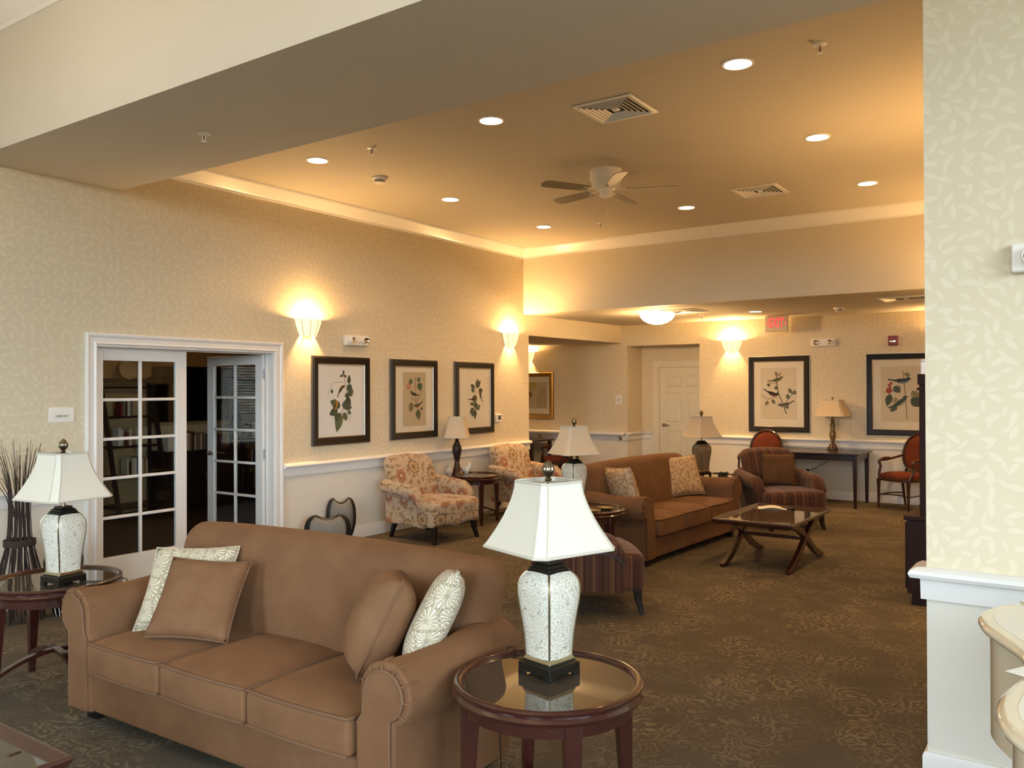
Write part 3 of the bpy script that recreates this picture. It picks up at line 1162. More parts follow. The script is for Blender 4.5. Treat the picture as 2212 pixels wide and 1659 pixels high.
def make_armchair(label, loc, az, mat, group=None):
    t = thing('armchair', label, 'armchair', loc, face(az), group)
    # seat with wide rounded front
    def sdef(q, p):
        z = p.z
        if q.z > 0:
            z += .03 * (1 - q.x ** 2) * (1 - q.y ** 2)
        x = p.x
        y = p.y
        if p.y > -.22:
            k = min(1, (p.y + .22) / .12)
            x *= 1 - .14 * k
        if q.y < 0:
            y -= .035 * (1 - q.x ** 2)
        if q.z < 0:                         # scooped lower edge
            z += .035 * (1 - (abs(q.x) - .5) ** 2 * 4) * (1 if q.y < -.2 else .3)
        return Vector((x, y, z))
    MB().rbox(-.375, .375, -.43, .28, .165, .455, .055, 10, sdef).build('seat', mat, t, smooth=60)
    # back: flares out and rolls back at the top
    def bdef(q, p):
        f = max(0.0, (p.z - .2) / .72)
        x = p.x * (1 + .06 * f)
        y = p.y + .20 * f ** 1.4 + .05 * (p.x / .36) ** 2 * (-1)
        z = p.z
        if q.z > 0:
            z += .028 * (1 - (p.x / .36) ** 2) - .05 * max(0, abs(q.x) - .75) * 2 * q.z
        if q.y < 0:
            y -= .03 * (1 - q.x ** 2) * (1 - q.z ** 2)
        return Vector((x, y, z))
    MB().rbox(-.335, .335, .16, .31, .165, .895, .068, 10, bdef).build('backrest', mat, t, smooth=60)
    # rolled arms that stop short of the seat front
    for sg in (-1, 1):
        a = MB()
        secs = []
        for i in range(15):
            f = i / 14
            y = .33 - .60 * f
            top = .665 - .055 * f
            if f > .78:
                g = (f - .78) / .22
                top -= .115 * g * g
            w = 1.0 if f < .82 else 1 - .22 * ((f - .82) / .18)
            r = .078 * w
            cx, cz = .392, top - r
            low = .165 + .02 * sin(pi * f)
            pr = [(.30, low), (.375, low), (.385, cz - r * 1.15)] + arc_poly(cx, cz, r, -70, 190, 12) + [(.318, cz - .05), (.30, .40)]
            secs.append([(x * sg, y, z) for x, z in pr])
        a.loft(secs)
        a.build('arm', mat, t, smooth=60, bevel=.01)
    for sx in (-1, 1):
        b = MB()
        b.loft([[(sx * .31 + i * .030, -.385 + j * .030, .20) for i, j in ((-1, -1), (1, -1), (1, 1), (-1, 1))],
                [(sx * .315 + i * .024, -.392 + j * .024, .10) for i, j in ((-1, -1), (1, -1), (1, 1), (-1, 1))],
                [(sx * .335 + i * .017, -.418 + j * .017, .0) for i, j in ((-1, -1), (1, -1), (1, 1), (-1, 1))]])
        b.build('leg', MAT['legwood'], t, bevel=.003)
        b = MB()
        b.loft([[(sx * .28 + i * .026, .27 + j * .026, .20) for i, j in ((-1, -1), (1, -1), (1, 1), (-1, 1))],
                [(sx * .29 + i * .017, .34 + j * .017, .0) for i, j in ((-1, -1), (1, -1), (1, 1), (-1, 1))]])
        b.build('leg', MAT['legwood'], t, bevel=.003)
    return t


def make_end_table(label, loc, rz, group='round end tables'):
    t = thing('end_table', label, 'table', loc, rz, group)
    r = .353
    MB().lathe([(.30, .572), (r - .035, .572), (r - .035, .545), (r - .012, .548), (r + .002, .556), (r + .006, .566), (r - .002, .574), (r - .008, .580),
                (r + .000, .586), (r + .001, .596), (r - .006, .603), (r - .018, .605), (r - .028, .600), (r - .032, .590), (.30, .588)], 72).build('rim', MAT['cherry'], t, smooth=50)
    MB().lathe([(0, .584), (r - .03, .584), (r - .03, .5895), (0, .5895)], 72).build('glass_top', MAT['smoked'], t)
    MB().lathe([(.0, .574), (.318, .574), (.318, .500), (.300, .500), (.300, .572), (0, .572)], 72, cap=False).build('apron', MAT['cherry'], t, smooth=50)
    for k in range(4):
        a = R(45 + 90 * k)
        c, s = cos(a), sin(a)
        b = MB()
        for z0, z1, w0, w1, d0, d1 in ((.565, .0, .058, .032, .297, .315),):
            def sq(z, w, d):
                return [(c * (d + i * w / 2) - s * j * w / 2, s * (d + i * w / 2) + c * j * w / 2, z) for i, j in ((-1, -1), (1, -1), (1, 1), (-1, 1))]
            b.loft([sq(z0, w0, d0), sq(z0 - .12, w0, d0), sq(z1, w1, d1)])
        b.build('leg', MAT['cherry'], t, bevel=.004)
    # two arched bars crossing low down
    for k in range(2):
        a = R(45 + 90 * k)
        c, s = cos(a), sin(a)
        b = MB()
        sec = []
        for i in range(17):
            f = -1 + 2 * i / 16
            d = f * .295
            z = .12 + .075 * (1 - f * f) + (0 if k == 0 else -.002)
            sec.append([(c * d - s * j * .019, s * d + c * j * .019, z + h * .011) for j, h in ((-1, -1), (1, -1), (1, 1), (-1, 1))])
        b.loft(sec)
        b.build('stretcher', MAT['cherry'], t, smooth=30)
    return t


def sqring(h, z, ch, bul=0.0):
    """square ring of half side h with chamfer ch, 4 corners -> 8 or more points"""
    c = h - ch
    pts = []
    base = [(h, -c), (h, c), (c, h), (-c, h), (-h, c), (-h, -c), (-c, -h), (c, -h)]
    for i, p in enumerate(base):
        q = base[(i + 1) % 8]
        pts.append((*p, z))
        if i % 2 == 0:
            for f in (.25, .5, .75):
                x = p[0] + (q[0] - p[0]) * f
                y = p[1] + (q[1] - p[1]) * f
                k = 1 + bul * 4 * f * (1 - f)
                if abs(abs(x) - h) < 1e-6 and abs(abs(y) - h) > 1e-6 and abs(x) >= abs(y):
                    x *= k
                else:
                    y *= k
                pts.append((x, y, z))
    return pts


def make_shade(t, mat, hb, ht, z0, z1, ch_b, ch_t, power=1.7, trim=None, name='lamp_shade'):
    n = 12
    outer, inner = [], []
    for i in range(n + 1):
        f = i / n
        h = ht + (hb - ht) * (1 - f) ** power
        c = ch_t + (ch_b - ch_t) * (1 - f)
        z = z0 + (z1 - z0) * f
        outer.append(sqring(h, z, c, .01 * sin(pi * f)))
        inner.append(sqring(h - .003, z, c, .01 * sin(pi * f)))
    b = MB()
    rings = outer + inner[::-1] + [outer[0]]
    b.loft(rings, cap=False)
    sh = b.build(name, mat, t, smooth=25)
    # bound edges and corner seams
    trim = trim or MAT['shade_trim']
    for ring, rr in ((outer[0], .0055), (outer[-1], .0050)):
        MB().tube([Vector(p) for p in ring], rr, 6, closed=True).build('edge_binding', trim or mat, sh)
    for ci in (0, 4, 5, 9, 10, 14, 15, 19):
        MB().tube([Vector(o[ci]) for o in outer], .0028, 5).build('corner_seam', trim or mat, sh)
    return sh


def make_big_lamp(label, loc, rz, body_mat, shade_mat, srot=0.0, group='square vase table lamps'):
    t = thing('table_lamp', label, 'lamp', loc, rz, group)
    # footed base
    b = MB()
    h = .084
    b.loft([sqring(h, .016, .002), sqring(h, .046, .002), sqring(h - .012, .052, .002), sqring(h - .012, .058, .002)])
    for sx in (-1, 1):
        for sy in (-1, 1):
            b.box(min(sx * h, sx * (h - .036)), max(sx * h, sx * (h - .036)), min(sy * h, sy * (h - .012)), max(sy * h, sy * (h - .012)), 0, .017)
            b.box(min(sx * h, sx * (h - .012)), max(sx * h, sx * (h - .012)), min(sy * (h - .012), sy * (h - .036)), max(sy * (h - .012), sy * (h - .036)), 0, .017)
    b.build('base', MAT['antique'], t, bevel=.0015)
    MB().loft([sqring(h - .013, .057, .003), sqring(h - .013, .062, .003), sqring(.066, .070, .003), sqring(.066, .074, .003)]).build('base_moulding', MAT['brass'], t, bevel=.001)
    prof = [(.0640, .072), (.0650, .10), (.0680, .15), (.0730, .20), (.0785, .245), (.0835, .285), (.0855, .315), (.0850, .340), (.0805, .362), (.0710, .380), (.0600, .392), (.0540, .398)]
    body = MB().loft([sqring(hh, z, .006, .05) for hh, z in prof]).build('body', body_mat, t, smooth=50)
    for sx, sy in ((1, 1), (1, -1), (-1, 1), (-1, -1)):
        MB().tube([(sx * (hh - .0025), sy * (hh - .0025), z) for hh, z in prof[:-1]], .0042, 6).build('corner_strip', MAT['brass'], body)
    MB().loft([sqring(.060, .390, .004), sqring(.060, .397, .004), sqring(.054, .400, .004), sqring(.055, .406, .004), sqring(.047, .411, .003), sqring(.048, .418, .003), sqring(.036, .424, .003), sqring(.034, .436, .003)]).build('neck', MAT['antique'], t, bevel=.001)
    MB().tube([(0, 0, .436), (0, 0, .50)], .012, 12).build('socket', MAT['brass'], t)
    hp = [(0.062 * sin(pi * f) * (1 if f < .5 else 1), 0, .50 + .235 * f) for f in [i / 16 for i in range(17)]]
    MB().tube(hp, .0022, 6).tube([(-x, y, z) for x, y, z in hp], .0022, 6).build('harp', MAT['brass'], t)
    sroot = make_shade(t, shade_mat, .192, .098, .484, .735, .034, .018, 1.55)
    sp = MB()
    for a in (0, 90, 180, 270):
        sp.bar((0, 0, .735), (.094 * cos(R(a)), .094 * sin(R(a)), .735 - .008), .004, .002)
    sp.build('spider', MAT['brass'], sroot)
    sroot.rotation_euler = (0, 0, srot)
    MB().lathe([(0, .735), (.012, .736), (.014, .742), (.009, .748), (.011, .754), (.021, .765), (.0245, .778), (.022, .791), (.013, .806), (.004, .815), (0, .816)], 36, lobes=12, lob=.05).build('finial', MAT['finial'], t)
    return t


def make_side_lamp(label, loc, rz, prof, body_mats, shade_mat, hb, ht, z0, z1, ztop, base_sq=None):
    t = thing('table_lamp', label, 'lamp', loc, rz)
    lo, hi = prof
    MB().lathe(lo, 24).build('base', body_mats[0], t, smooth=60)
    MB().lathe(hi, 24, lobes=10, lob=.02).build('body', body_mats[1], t, smooth=60)
    MB().tube([(0, 0, hi[-1][1] - .01), (0, 0, z1)], .008, 10).build('stem', MAT['antique'], t)
    make_shade(t, shade_mat, hb, ht, z0, z1, .028, .016, 1.15)
    MB().lathe([(0, z1), (.008, z1), (.007, z1 + .01), (.015, z1 + .02), (.016, z1 + .03), (.008, z1 + .042), (0, ztop)], 16).build('finial', body_mats[1], t)
    return t


def make_coffee_table(label, loc, rz):
    t = thing('coffee_table', label, 'coffee table', loc, rz, 'tray top coffee tables')
    hx, hy = .385, .62
    b = MB()
    # sloped tray rim, four mitred sides
    def ring(ix, z):
        return [(sx * (hx - ix), sy * (hy - ix), z) for sx, sy in ((-1, -1), (1, -1), (1, 1), (-1, 1))]
    b.loft([ring(.045, .405), ring(.012, .425), ring(.0, .448), ring(.004, .460), ring(.016, .462), ring(.052, .440), ring(.056, .432)], cap=False)
    b.build('rim', MAT['cherry'], t, smooth=20, bevel=.002)
    MB().box(-hx + .05, hx - .05, -hy + .05, hy - .05, .428, .438).build('glass_top', MAT['smoked'], t)
    MB().box(-hx + .045, hx - .045, -hy + .045, hy - .045, .405, .428).build('underframe', MAT['cherry'], t)
    for sx in (-1, 1):
        for sg in (-1, 1):
            sec = []
            pts = [(-.560, .016), (-.50, .024), (-.43, .042), (-.34, .078), (-.24, .128), (-.12, .196), (0, .262), (.10, .316), (.20, .360), (.30, .392), (.40, .415)]
            for i, (y, z) in enumerate(pts):
                p0 = Vector(pts[max(0, i - 1)])
                p1 = Vector(pts[min(len(pts) - 1, i + 1)])
                d = (p1 - p0).normalized()
                nrm = Vector((-d.y, d.x))
                w = .029 if i not in (0, 1) else (.016 if i == 0 else .022)
                sec.append([(sx * .305 + j * .022 + sg * .004, sg * (y + nrm.x * w * h), z + nrm.y * w * h) for j, h in ((-1, -1), (1, -1), (1, 1), (-1, 1))])
            b = MB().loft(sec)
            mz = min(v.z for v in b.v)
            b.v = [v - Vector((0, 0, mz if v.z < .06 else 0)) for v in b.v]
            b.build('leg', MAT['cherry'], t, smooth=30, bevel=.003)
    MB().bar((-.30, 0, .245), (.30, 0, .245), .045, .03).build('stretcher', MAT['cherry'], t, bevel=.004)
    return t


def make_oval_chair(label, loc, az, group='oval back chairs'):
    t = thing('dining_chair', label, 'chair', loc, face(az), group)
    # seat rail and pad
    def outline(s, n=28):
        pts = []
        for i in range(n):
            a = 2 * pi * i / n
            x, y = cos(a), sin(a)
            k = (abs(x) ** 3.2 + abs(y) ** 3.2) ** (-1 / 3.2)
            x, y = x * k, y * k
            pts.append((x * (.275 if y < 0 else .275 - .04 * y) * s, y * .25 * s))
        return pts
    MB().loft([[(x, y, z) for x, y in outline(s)] for s, z in ((.95, .385), (1, .39), (1, .425), (.97, .432))]).build('seat_rail', MAT['chairwood'], t, smooth=40)
    MB().loft([[(x, y, z) for x, y in outline(s)] for s, z in ((.97, .430), (.975, .455), (.93, .482), (.75, .498), (.45, .506), (.15, .508))]).build('seat', MAT['rust'], t, smooth=60)
    # oval back, reclined
    ca, cz = .245, .755
    def bp(u, v, d=0):
        return (u, .245 + (cz + v - .45) * .22 + d - .03 * (1 - (u / .26) ** 2) * 0, cz + v)
    ring = [bp(.235 * cos(2 * pi * i / 40), .265 * sin(2 * pi * i / 40)) for i in range(40)]
    MB().tube(ring, .022, 8, closed=True).build('back_frame', MAT['chairwood'], t)
    pad = MB()
    secs = []
    for s, d in ((.94, .012), (.96, -.004), (.85, -.022), (.55, -.034), (.15, -.038)):
        secs.append([bp(.235 * s * cos(2 * pi * i / 32), .265 * s * sin(2 * pi * i / 32), d) for i in range(32)])
    pad.loft(secs)
    pad.build('back_pad', MAT['rust'], t, smooth=60)
    for sx in (-1, 1):
        b = MB().tube([(sx * .235, -.215, .41), (sx * .235, -.215, .36), (sx * .235, -.215, .30), (sx * .237, -.218, .0)], [.026, .027, .021, .012], 10)
        b.build('leg', MAT['chairwood'], t)
        b = MB().tube([(sx * .15, .245 + .07, .60), (sx * .185, .245, .43), (sx * .20, .24, .30), (sx * .205, .30, .0)], [.018, .022, .02, .013], 10)
        b.build('leg', MAT['chairwood'], t)
        arm = MB().tube([(sx * .235, -.20, .41), (sx * .262, -.165, .50), (sx * .268, -.13, .58), (sx * .262, -.17, .645), (sx * .262, -.14, .665), (sx * .262, -.04, .665), (sx * .25, .12, .685), (sx * .225, .285, .72)],
                        [.018, .018, .016, .021, .021, .019, .017, .015], 10).build('arm', MAT['chairwood'], t, smooth=60)
        MB().tube([(sx * .262, -.12, .682), (sx * .262, -.05, .686), (sx * .256, .04, .690)], [.012, .02, .012], 10).build('arm_pad', MAT['rust'], arm)
        MB().tube([(sx * .235, -.216, .19), (sx * .225, .03, .20), (sx * .202, .27, .19)], .009, 8).build('side_stretcher', MAT['chairwood'], t)
    MB().tube([(-.235, -.216, .19), (-.12, -.14, .195), (0, -.115, .195), (.12, -.14, .195), (.235, -.216, .19)], .009, 8).build('front_stretcher', MAT['chairwood'], t)
    return t


# ---- wall and ceiling fittings


def make_sconce(label, loc, az, watts=None):
    t = thing('wall_sconce', label, 'sconce', loc, face(az), 'half bowl glass sconces')
    # local origin: wall plane at the rim height; front -y
    b = MB()
    n = 16
    prof = [(.172, .130, .0), (.158, .120, -.055), (.138, .105, -.11), (.112, .088, -.165), (.104, .082, -.180)]
    outer = [[(rx * cos(pi * i / n), -ry * sin(pi * i / n), z) for i in range(n + 1)] for rx, ry, z in prof]
    inner = [[(x * .965, y * .965, z) for x, y, z in q] for q in outer]
    vs = [p for q in outer + inner for p in q]
    k = n + 1
    m = len(prof)
    fs = []
    for i in range(m - 1):
        for j in range(n):
            fs.append((i * k + j, i * k + j + 1, (i + 1) * k + j + 1, (i + 1) * k + j))
            fs.append(((m + i) * k + j, (m + i + 1) * k + j, (m + i + 1) * k + j + 1, (m + i) * k + j + 1))
    for j in range(n):
        fs.append((j, j + 1, m * k + j + 1, m * k + j))
        fs.append(((m - 1) * k + j, (m - 1) * k + j + 1, (2 * m - 1) * k + j + 1, (2 * m - 1) * k + j))
    b.add(vs, fs)
    b.build('glass_shade', MAT['sconce_glow'], t, smooth=40)
    for a in (0, 36, 72, 108, 144, 180):
        MB().tube([(rx * 1.005 * cos(R(a)), -ry * 1.005 * sin(R(a)) - .001, z) for rx, ry, z in prof], .0028, 6).build('rib', MAT['brass'], t)
    MB().box(-.05, .05, -.016, 0, -.17, -.02).build('back_plate', MAT['brass'], t, bevel=.004)
    MB().lathe([(0, -.075), (.012, -.07), (.018, -.05), (.019, -.03), (.012, -.008), (0, 0)], 14, (0, -.075, -.06)).build('bulb', MAT['can_glow'], t)
    light('sconce_light', 'POINT', (0, -.034, -.034), watts or SCONCE_W, WARM, t, shadow_soft_size=.03)
    d = light('sconce_downlight', 'SPOT', (0, -.06, -.115), (watts or SCONCE_W) * .16, WARM, t, shadow_soft_size=.02, spot_size=R(70), spot_blend=.6)
    return t


def make_can(label, loc, watts=None, r=.085):
    t = thing('recessed_light', label, 'ceiling light', loc, 0, 'recessed ceiling lights')
    MB().lathe([(r + .018, 0), (r + .016, -.006), (r + .002, -.008), (r, -.004), (r - .004, .03), (r - .012, .03), (r - .010, 0)], 40, cap=False).build('trim_ring', MAT['white'], t)
    MB().lathe([(0, -.0045), (r * .6, -.006), (r - .004, -.001), (r - .004, .012), (0, .012)], 40).build('lens', MAT['can_glow'], t)
    a = light('downlight', 'SPOT', (0, 0, -.03), (watts or CAN_W) * 4, WARM2, t, shadow_soft_size=.07, spot_size=R(125), spot_blend=.9)
    return t


def make_vent(label, loc, half=.235):
    t = thing('ceiling_vent', label, 'vent', loc, 0, 'square ceiling vents')
    def ring(mb, a, b, z0, z1):
        for s in ((-a, a, -a, -b), (-a, a, b, a), (-a, -b, -b, b), (b, a, -b, b)):
            mb.box(s[0], s[1], s[2], s[3], z0, z1)
    f = MB()
    ring(f, half, half - .035, -.010, -.0005)
    f.build('frame', MAT['white'], t, bevel=.003)
    MB().box(-half + .035, half - .035, -half + .035, half - .035, -.002, -.0005).build('backing', MAT['ventdark'], t)
    for k in range(5):
        h = half - .042 - k * .032
        def sq(a, z):
            return [(-a, -a, z), (a, -a, z), (a, a, z), (-a, a, z)]
        b = MB()
        b.loft([sq(h, -.003), sq(h + .007, -.016), sq(h + .004, -.017), sq(h - .003, -.004), sq(h, -.003)], cap=False)
        b.build('louvre', MAT['white'], t, smooth=0)
    b = MB().loft([[(x, y, -.004) for x, y in ((-.03, -.03), (.03, -.03), (.03, .03), (-.03, .03))], [(x, y, -.015) for x, y in ((-.018, -.018), (.018, -.018), (.018, .018), (-.018, .018))]])
    b.build('centre', MAT['white'], t, smooth=0)
    return t


def make_sprinkler(label, loc):
    t = thing('sprinkler_head', label, 'sprinkler', loc, 0, 'ceiling sprinklers')
    MB().lathe([(0, 0), (.042, 0), (.040, -.004), (.020, -.010), (.012, -.012), (0, -.012)], 24).build('escutcheon', MAT['white'], t)
    MB().tube([(-.012, 0, -.010), (-.016, 0, -.03), (-.004, 0, -.052)], .003, 6).tube([(.012, 0, -.010), (.016, 0, -.03), (.004, 0, -.052)], .003, 6).build('yoke', MAT['white'], t)
    MB().tube([(0, 0, -.012), (0, 0, -.05)], .004, 8).build('bulb', MAT['red'], t)
    MB().lathe([(0, -.052), (.018, -.053), (.018, -.056), (0, -.056)], 16).build('deflector', MAT['white'], t)
    return t


def make_detector(label, loc):
    t = thing('smoke_detector', label, 'smoke detector', loc, 0, 'smoke detectors')
    MB().lathe([(0, 0), (.075, 0), (.075, -.018), (.068, -.022), (0, -.022)], 32).build('base', MAT['white'], t)
    MB().lathe([(.060, -.020), (.058, -.034), (.052, -.036), (.050, -.020)], 32, cap=False).build('collar', MAT['white'], t)
    MB().lathe([(0, -.022), (.046, -.022), (.046, -.046), (0, -.046)], 24).build('vent_ring', MAT['ventdark'], t)
    MB().lathe([(0, -.044), (.052, -.044), (.050, -.054), (.03, -.060), (0, -.061)], 32).build('cap', MAT['white'], t)
    return t


def make_emergency(label, loc, az, cover='left'):
    t = thing('emergency_light', label, 'emergency light', loc, face(az), 'two headed emergency lights')
    MB().rbox(-.18, .18, -.055, 0, -.058, .058, .010, 4).build('housing', MAT['white'], t)
    for sx in (-1, 1):
        h = MB().lathe([(.030, 0), (.036, .012), (.040, .03), (.041, .042), (.037, .044)], 24, cap=False)
        h.lathe([(0, -.004), (.03, 0)], 24, cap=False)
        h.xf(Matrix.Translation((sx * .115, -.046, .0)) @ Matrix.Rotation(R(-sx * 18), 4, 'Z') @ Matrix.Rotation(R(90), 4, 'X'))
        ho = h.build('lamp_head', MAT['white'], t)
        l = MB().lathe([(0, .028), (.020, .030), (.037, .040)], 24, cap=False)
        l.xf(Matrix.Translation((sx * .115, -.046, .0)) @ Matrix.Rotation(R(-sx * 18), 4, 'Z') @ Matrix.Rotation(R(90), 4, 'X'))
        l.build('reflector', MAT['silver'], ho)
    MB().box(-.042, .042, -.058, -.054, -.022, .022).build('label_frame', MAT['paint'], t)
    MB().box(-.034, .034, -.0595, -.057, -.015, .015).build('label_plate', MAT['white'], t)
    return t


def text_mesh(name, body, size, mat, parent, loc, extr=.0006, bold=0.0, sx=1.0):
    cu = bpy.data.curves.new(name, 'FONT')
    cu.body = body
    cu.size = size
    cu.extrude = extr
    cu.offset = bold
    cu.align_x = 'CENTER'
    cu.align_y = 'CENTER'
    cu.resolution_u = 3
    tmp = bpy.data.objects.new(name, cu)
    COL.objects.link(tmp)
    bpy.context.view_layer.update()
    dg = bpy.context.evaluated_depsgraph_get()
    me = bpy.data.meshes.new_from_object(tmp.evaluated_get(dg))
    bpy.data.objects.remove(tmp, do_unlink=True)
    me.materials.clear()
    me.materials.append(mat)
    o = bpy.data.objects.new(name, me)
    COL.objects.link(o)
    o.parent = parent
    o.location = loc
    o.rotation_euler = (R(90), 0, 0)
    o.scale = (sx, 1, 1)
    return o


class Art:
    """flat printed shapes on a sheet, local xz plane, built up in layers towards -y"""

    def __init__(s, sx, sz):
        s.b = MB()
        s.sx, s.sz, s.k = sx, sz, 0

    def poly(s, pts, col):
        s.k += 1
        y = -.0004 - .00003 * s.k
        s.b.add([(x * s.sx, y, z * s.sz) for x, z in pts], [tuple(range(len(pts)))], srgb(col))

    def leaf(s, x, z, L, Wd, ang, col, vein='#3d4430'):
        asp = s.sz / s.sx
        pts = []
        n = 7
        for sg in (1, -1):
            rng = range(n + 1) if sg == 1 else range(n - 1, 0, -1)
            for i in rng:
                f = i / n
                w = Wd * sin(pi * f ** .8) * sg
                pts.append((f * L, w))
        c, q = cos(R(ang)), sin(R(ang))
        s.poly([(x + (a * c - b * q) * asp, z + a * q + b * c) for a, b in pts], col)
        s.stem([(x, z), (x + L * .9 * c * asp, z + L * .9 * q)], .006, vein)

    def stem(s, pts, w, col):
        asp = s.sz / s.sx
        for (x0, z0), (x1, z1) in zip(pts, pts[1:]):
            dx, dz = (x1 - x0) / asp, z1 - z0
            l = math.hypot(dx, dz) or 1
            nx, nz = -dz / l * w, dx / l * w
            s.poly([(x0 + nx * asp, z0 + nz), (x1 + nx * asp, z1 + nz), (x1 - nx * asp, z1 - nz), (x0 - nx * asp, z0 - nz)], col)

    def bird(s, x, z, L, ang, body, wing, belly, flip=1):
        asp = s.sz / s.sx
        c, q = cos(R(ang)), sin(R(ang))

        def T(pts):
            return [(x + flip * (a * c - b * q) * L * asp, z + (a * q + b * c) * L) for a, b in pts]
        s.poly(T([(-.45, -.02), (-1.05, .03), (-1.10, -.06), (-.5, -.14)]), wing)                     # tail
        s.poly(T([(-.55, -.08), (-.3, .10), (.05, .20), (.32, .22), (.42, .10), (.30, -.10), (.02, -.22), (-.3, -.20)]), body)
        s.poly(T([(-.3, -.16), (.0, -.21), (.28, -.10), (.34, .05), (.1, -.04)]), belly)
        s.poly(T([(.2 + .16 * cos(2 * pi * i / 12) + .14, .21 + .13 * sin(2 * pi * i / 12)) for i in range(12)]), body)  # head
        s.poly(T([(.48, .24), (.66, .19), (.48, .17)]), '#2a2520')                                       # bill
        s.poly(T([(-.62, .0), (-.25, .14), (.12, .16), (.20, .04), (-.1, -.08), (-.45, -.10)]), wing)

    def blob(s, x, z, r, col, n=12, wob=.12, ph=0):
        asp = s.sz / s.sx
        s.poly([(x + r * asp * (1 + wob * sin(5 * a + ph)) * cos(a), z + r * (1 + wob * sin(5 * a + ph)) * sin(a)) for a in [2 * pi * i / (n * 2) for i in range(n * 2)]], col)


def art_a(a):
    G = ['#4d5641', '#5f6a4c', '#3f4638', '#6b7452', '#54604f']
    a.stem([(.05, .70), (.15, .35), (.18, .1), (.0, -.3), (-.1, -.55)], .008, '#6b6a48')
    a.stem([(.05, .45), (-.3, .45), (-.45, .22), (-.5, .12)], .005, '#8b8f6c')
    for x, z, L, w, an in ((.05, .62, .15, .03, 80), (.05, .62, .12, .035, 195), (.07, .62, .12, .035, -20), (.25, .40, .24, .06, 85),
                           (.2, .38, .22, .10, -45), (.28, .30, .22, .10, -70), (.1, .12, .20, .07, 0), (.15, .05, .22, .09, -40), (.1, .0, .26, .12, -75),
                           (.3, -.02, .22, .08, -130), (.15, -.15, .2, .09, -10), (-.15, -.1, .26, .10, 160), (-.1, -.2, .24, .09, 120), (-.15, -.22, .3, .10, 205),
                           (-.05, -.3, .5, .13, -105), (.05, -.3, .24, .09, -60), (-.1, -.3, .26, .10, 240), (.2, -.28, .14, .05, -20), (-.35, .28, .12, .04, -90)):
        a.leaf(x, z, L, w, an, random.choice(G))
    a.bird(-.02, .3, .24, 120, '#3b3a26', '#2b2a1e', '#c9a233', -1)
    a.bird(-.22, -.13, .24, 40, '#c98a22', '#3a3a2e', '#d79a2a')
    a.stem([(.2, -.3), (.35, -.42)], .004, '#8a7f5c')
    a.stem([(.15, -.35), (.3, -.5)], .004, '#8a7f5c')


def art_b(a):
    a.stem([(.1, .75), (.05, .45), (.1, .1), (.1, -.2), (.35, -.45)], .012, '#7d6a48')
    a.stem([(.1, -.15), (.45, .2), (.6, .35)], .010, '#8a7450')
    a.stem([(.05, -.05), (-.3, .05)], .010, '#6d5a3c')
    a.blob(-.45, .42, .11, '#b5746a')
    a.blob(-.48, .43, .06, '#cf9a8a')
    for x, z, L, w, an, c in ((-.35, .5, .2, .09, 60, '#566a42'), (.35, .55, .28, .13, -80, '#4a6440'), (.2, .6, .18, .08, 30, '#5d7048'), (-.2, -.1, .34, .12, -105, '#7a7448'),
                              (.2, -.35, .36, .13, -75, '#5e6440'), (.4, -.35, .16, .06, 20, '#6a6a44')):
        a.leaf(x, z, L, w, an, c)
    a.bird(-.1, .17, .30, 5, '#3a3326', '#2a241b', '#7a6a4a', -1)
    a.bird(.2, -.22, .30, -30, '#5a4a2e', '#3a2e20', '#a8683a', -1)


def art_c(a):
    G = ['#4c5340', '#5a6148', '#434a38', '#68704f']
    a.stem([(.1, .45), (.05, .1), (.0, -.3), (.05, -.6)], .009, '#6b6248')
    for x, z, L, w, an in ((.08, .3, .30, .08, 75), (.1, .3, .3, .08, 50), (.0, .28, .24, .08, 150), (-.02, .2, .18, .07, 160), (.2, .2, .22, .09, 10), (.0, .1, .28, .12, -95),
                           (.0, -.12, .26, .10, -70), (-.05, -.2, .2, .06, 165), (-.05, -.3, .26, .09, 220), (-.02, -.35, .26, .09, 235), (.02, -.35, .3, .08, -95), (.1, -.35, .22, .09, 40),
                           (.3, .25, .16, .06, -80)):
        a.leaf(x, z, L, w, an, random.choice(G))
    a.bird(-.05, -.03, .26, 0, '#5a2a1e', '#4a2018', '#6f3424', 1)
    a.bird(.28, .12, .26, 60, '#4a4a38', '#3a3a2c', '#c9852e', -1)
    a.stem([(.15, -.5), (.35, -.72)], .003, '#9a9272')


def art_d(a):
    a.stem([(-.05, .75), (-.1, .45), (.0, .0), (.2, -.35), (.35, -.7)], .016, '#4f4230')
    a.stem([(.25, -.4), (.55, -.1), (.75, .15)], .010, '#5c4d36')
    a.stem([(-.1, .35), (-.45, .38), (-.55, .30)], .008, '#4f4230')
    a.stem([(-.05, -.1), (-.5, -.2), (-.8, -.05)], .009, '#4f4230')
    for x, z, L, w, an, c in ((-.05, .6, .2, .04, 40, '#a89a74'), (-.05, .6, .2, .04, 120, '#8a8060'), (.6, .0, .22, .07, 120, '#6b6a4a'), (.6, -.02, .2, .06, 30, '#7a7450'), (.45, -.2, .2, .07, 100, '#5e6040'),
                              (.7, .1, .16, .05, -60, '#6b6a4a'), (-.5, -.25, .2, .07, -110, '#8a7c50'), (-.3, -.2, .2, .06, -60, '#6b6a4a'), (-.1, .25, .12, .06, -100, '#4a4a3a'), (.3, -.35, .22, .08, -60, '#6a6648'),
                              (-.45, .35, .12, .05, -90, '#4c4838')):
        a.leaf(x, z, L, w, an, c)
    a.bird(-.02, .48, .34, 5, '#5e6236', '#4c5230', '#8c8446', 1)
    a.bird(-.25, -.02, .36, -30, '#2e2c28', '#1e1c1a', '#7c2a2a', 1)
    a.bird(.25, -.40, .36, -25, '#4a4c58', '#4a3a34', '#8a7660', -1)


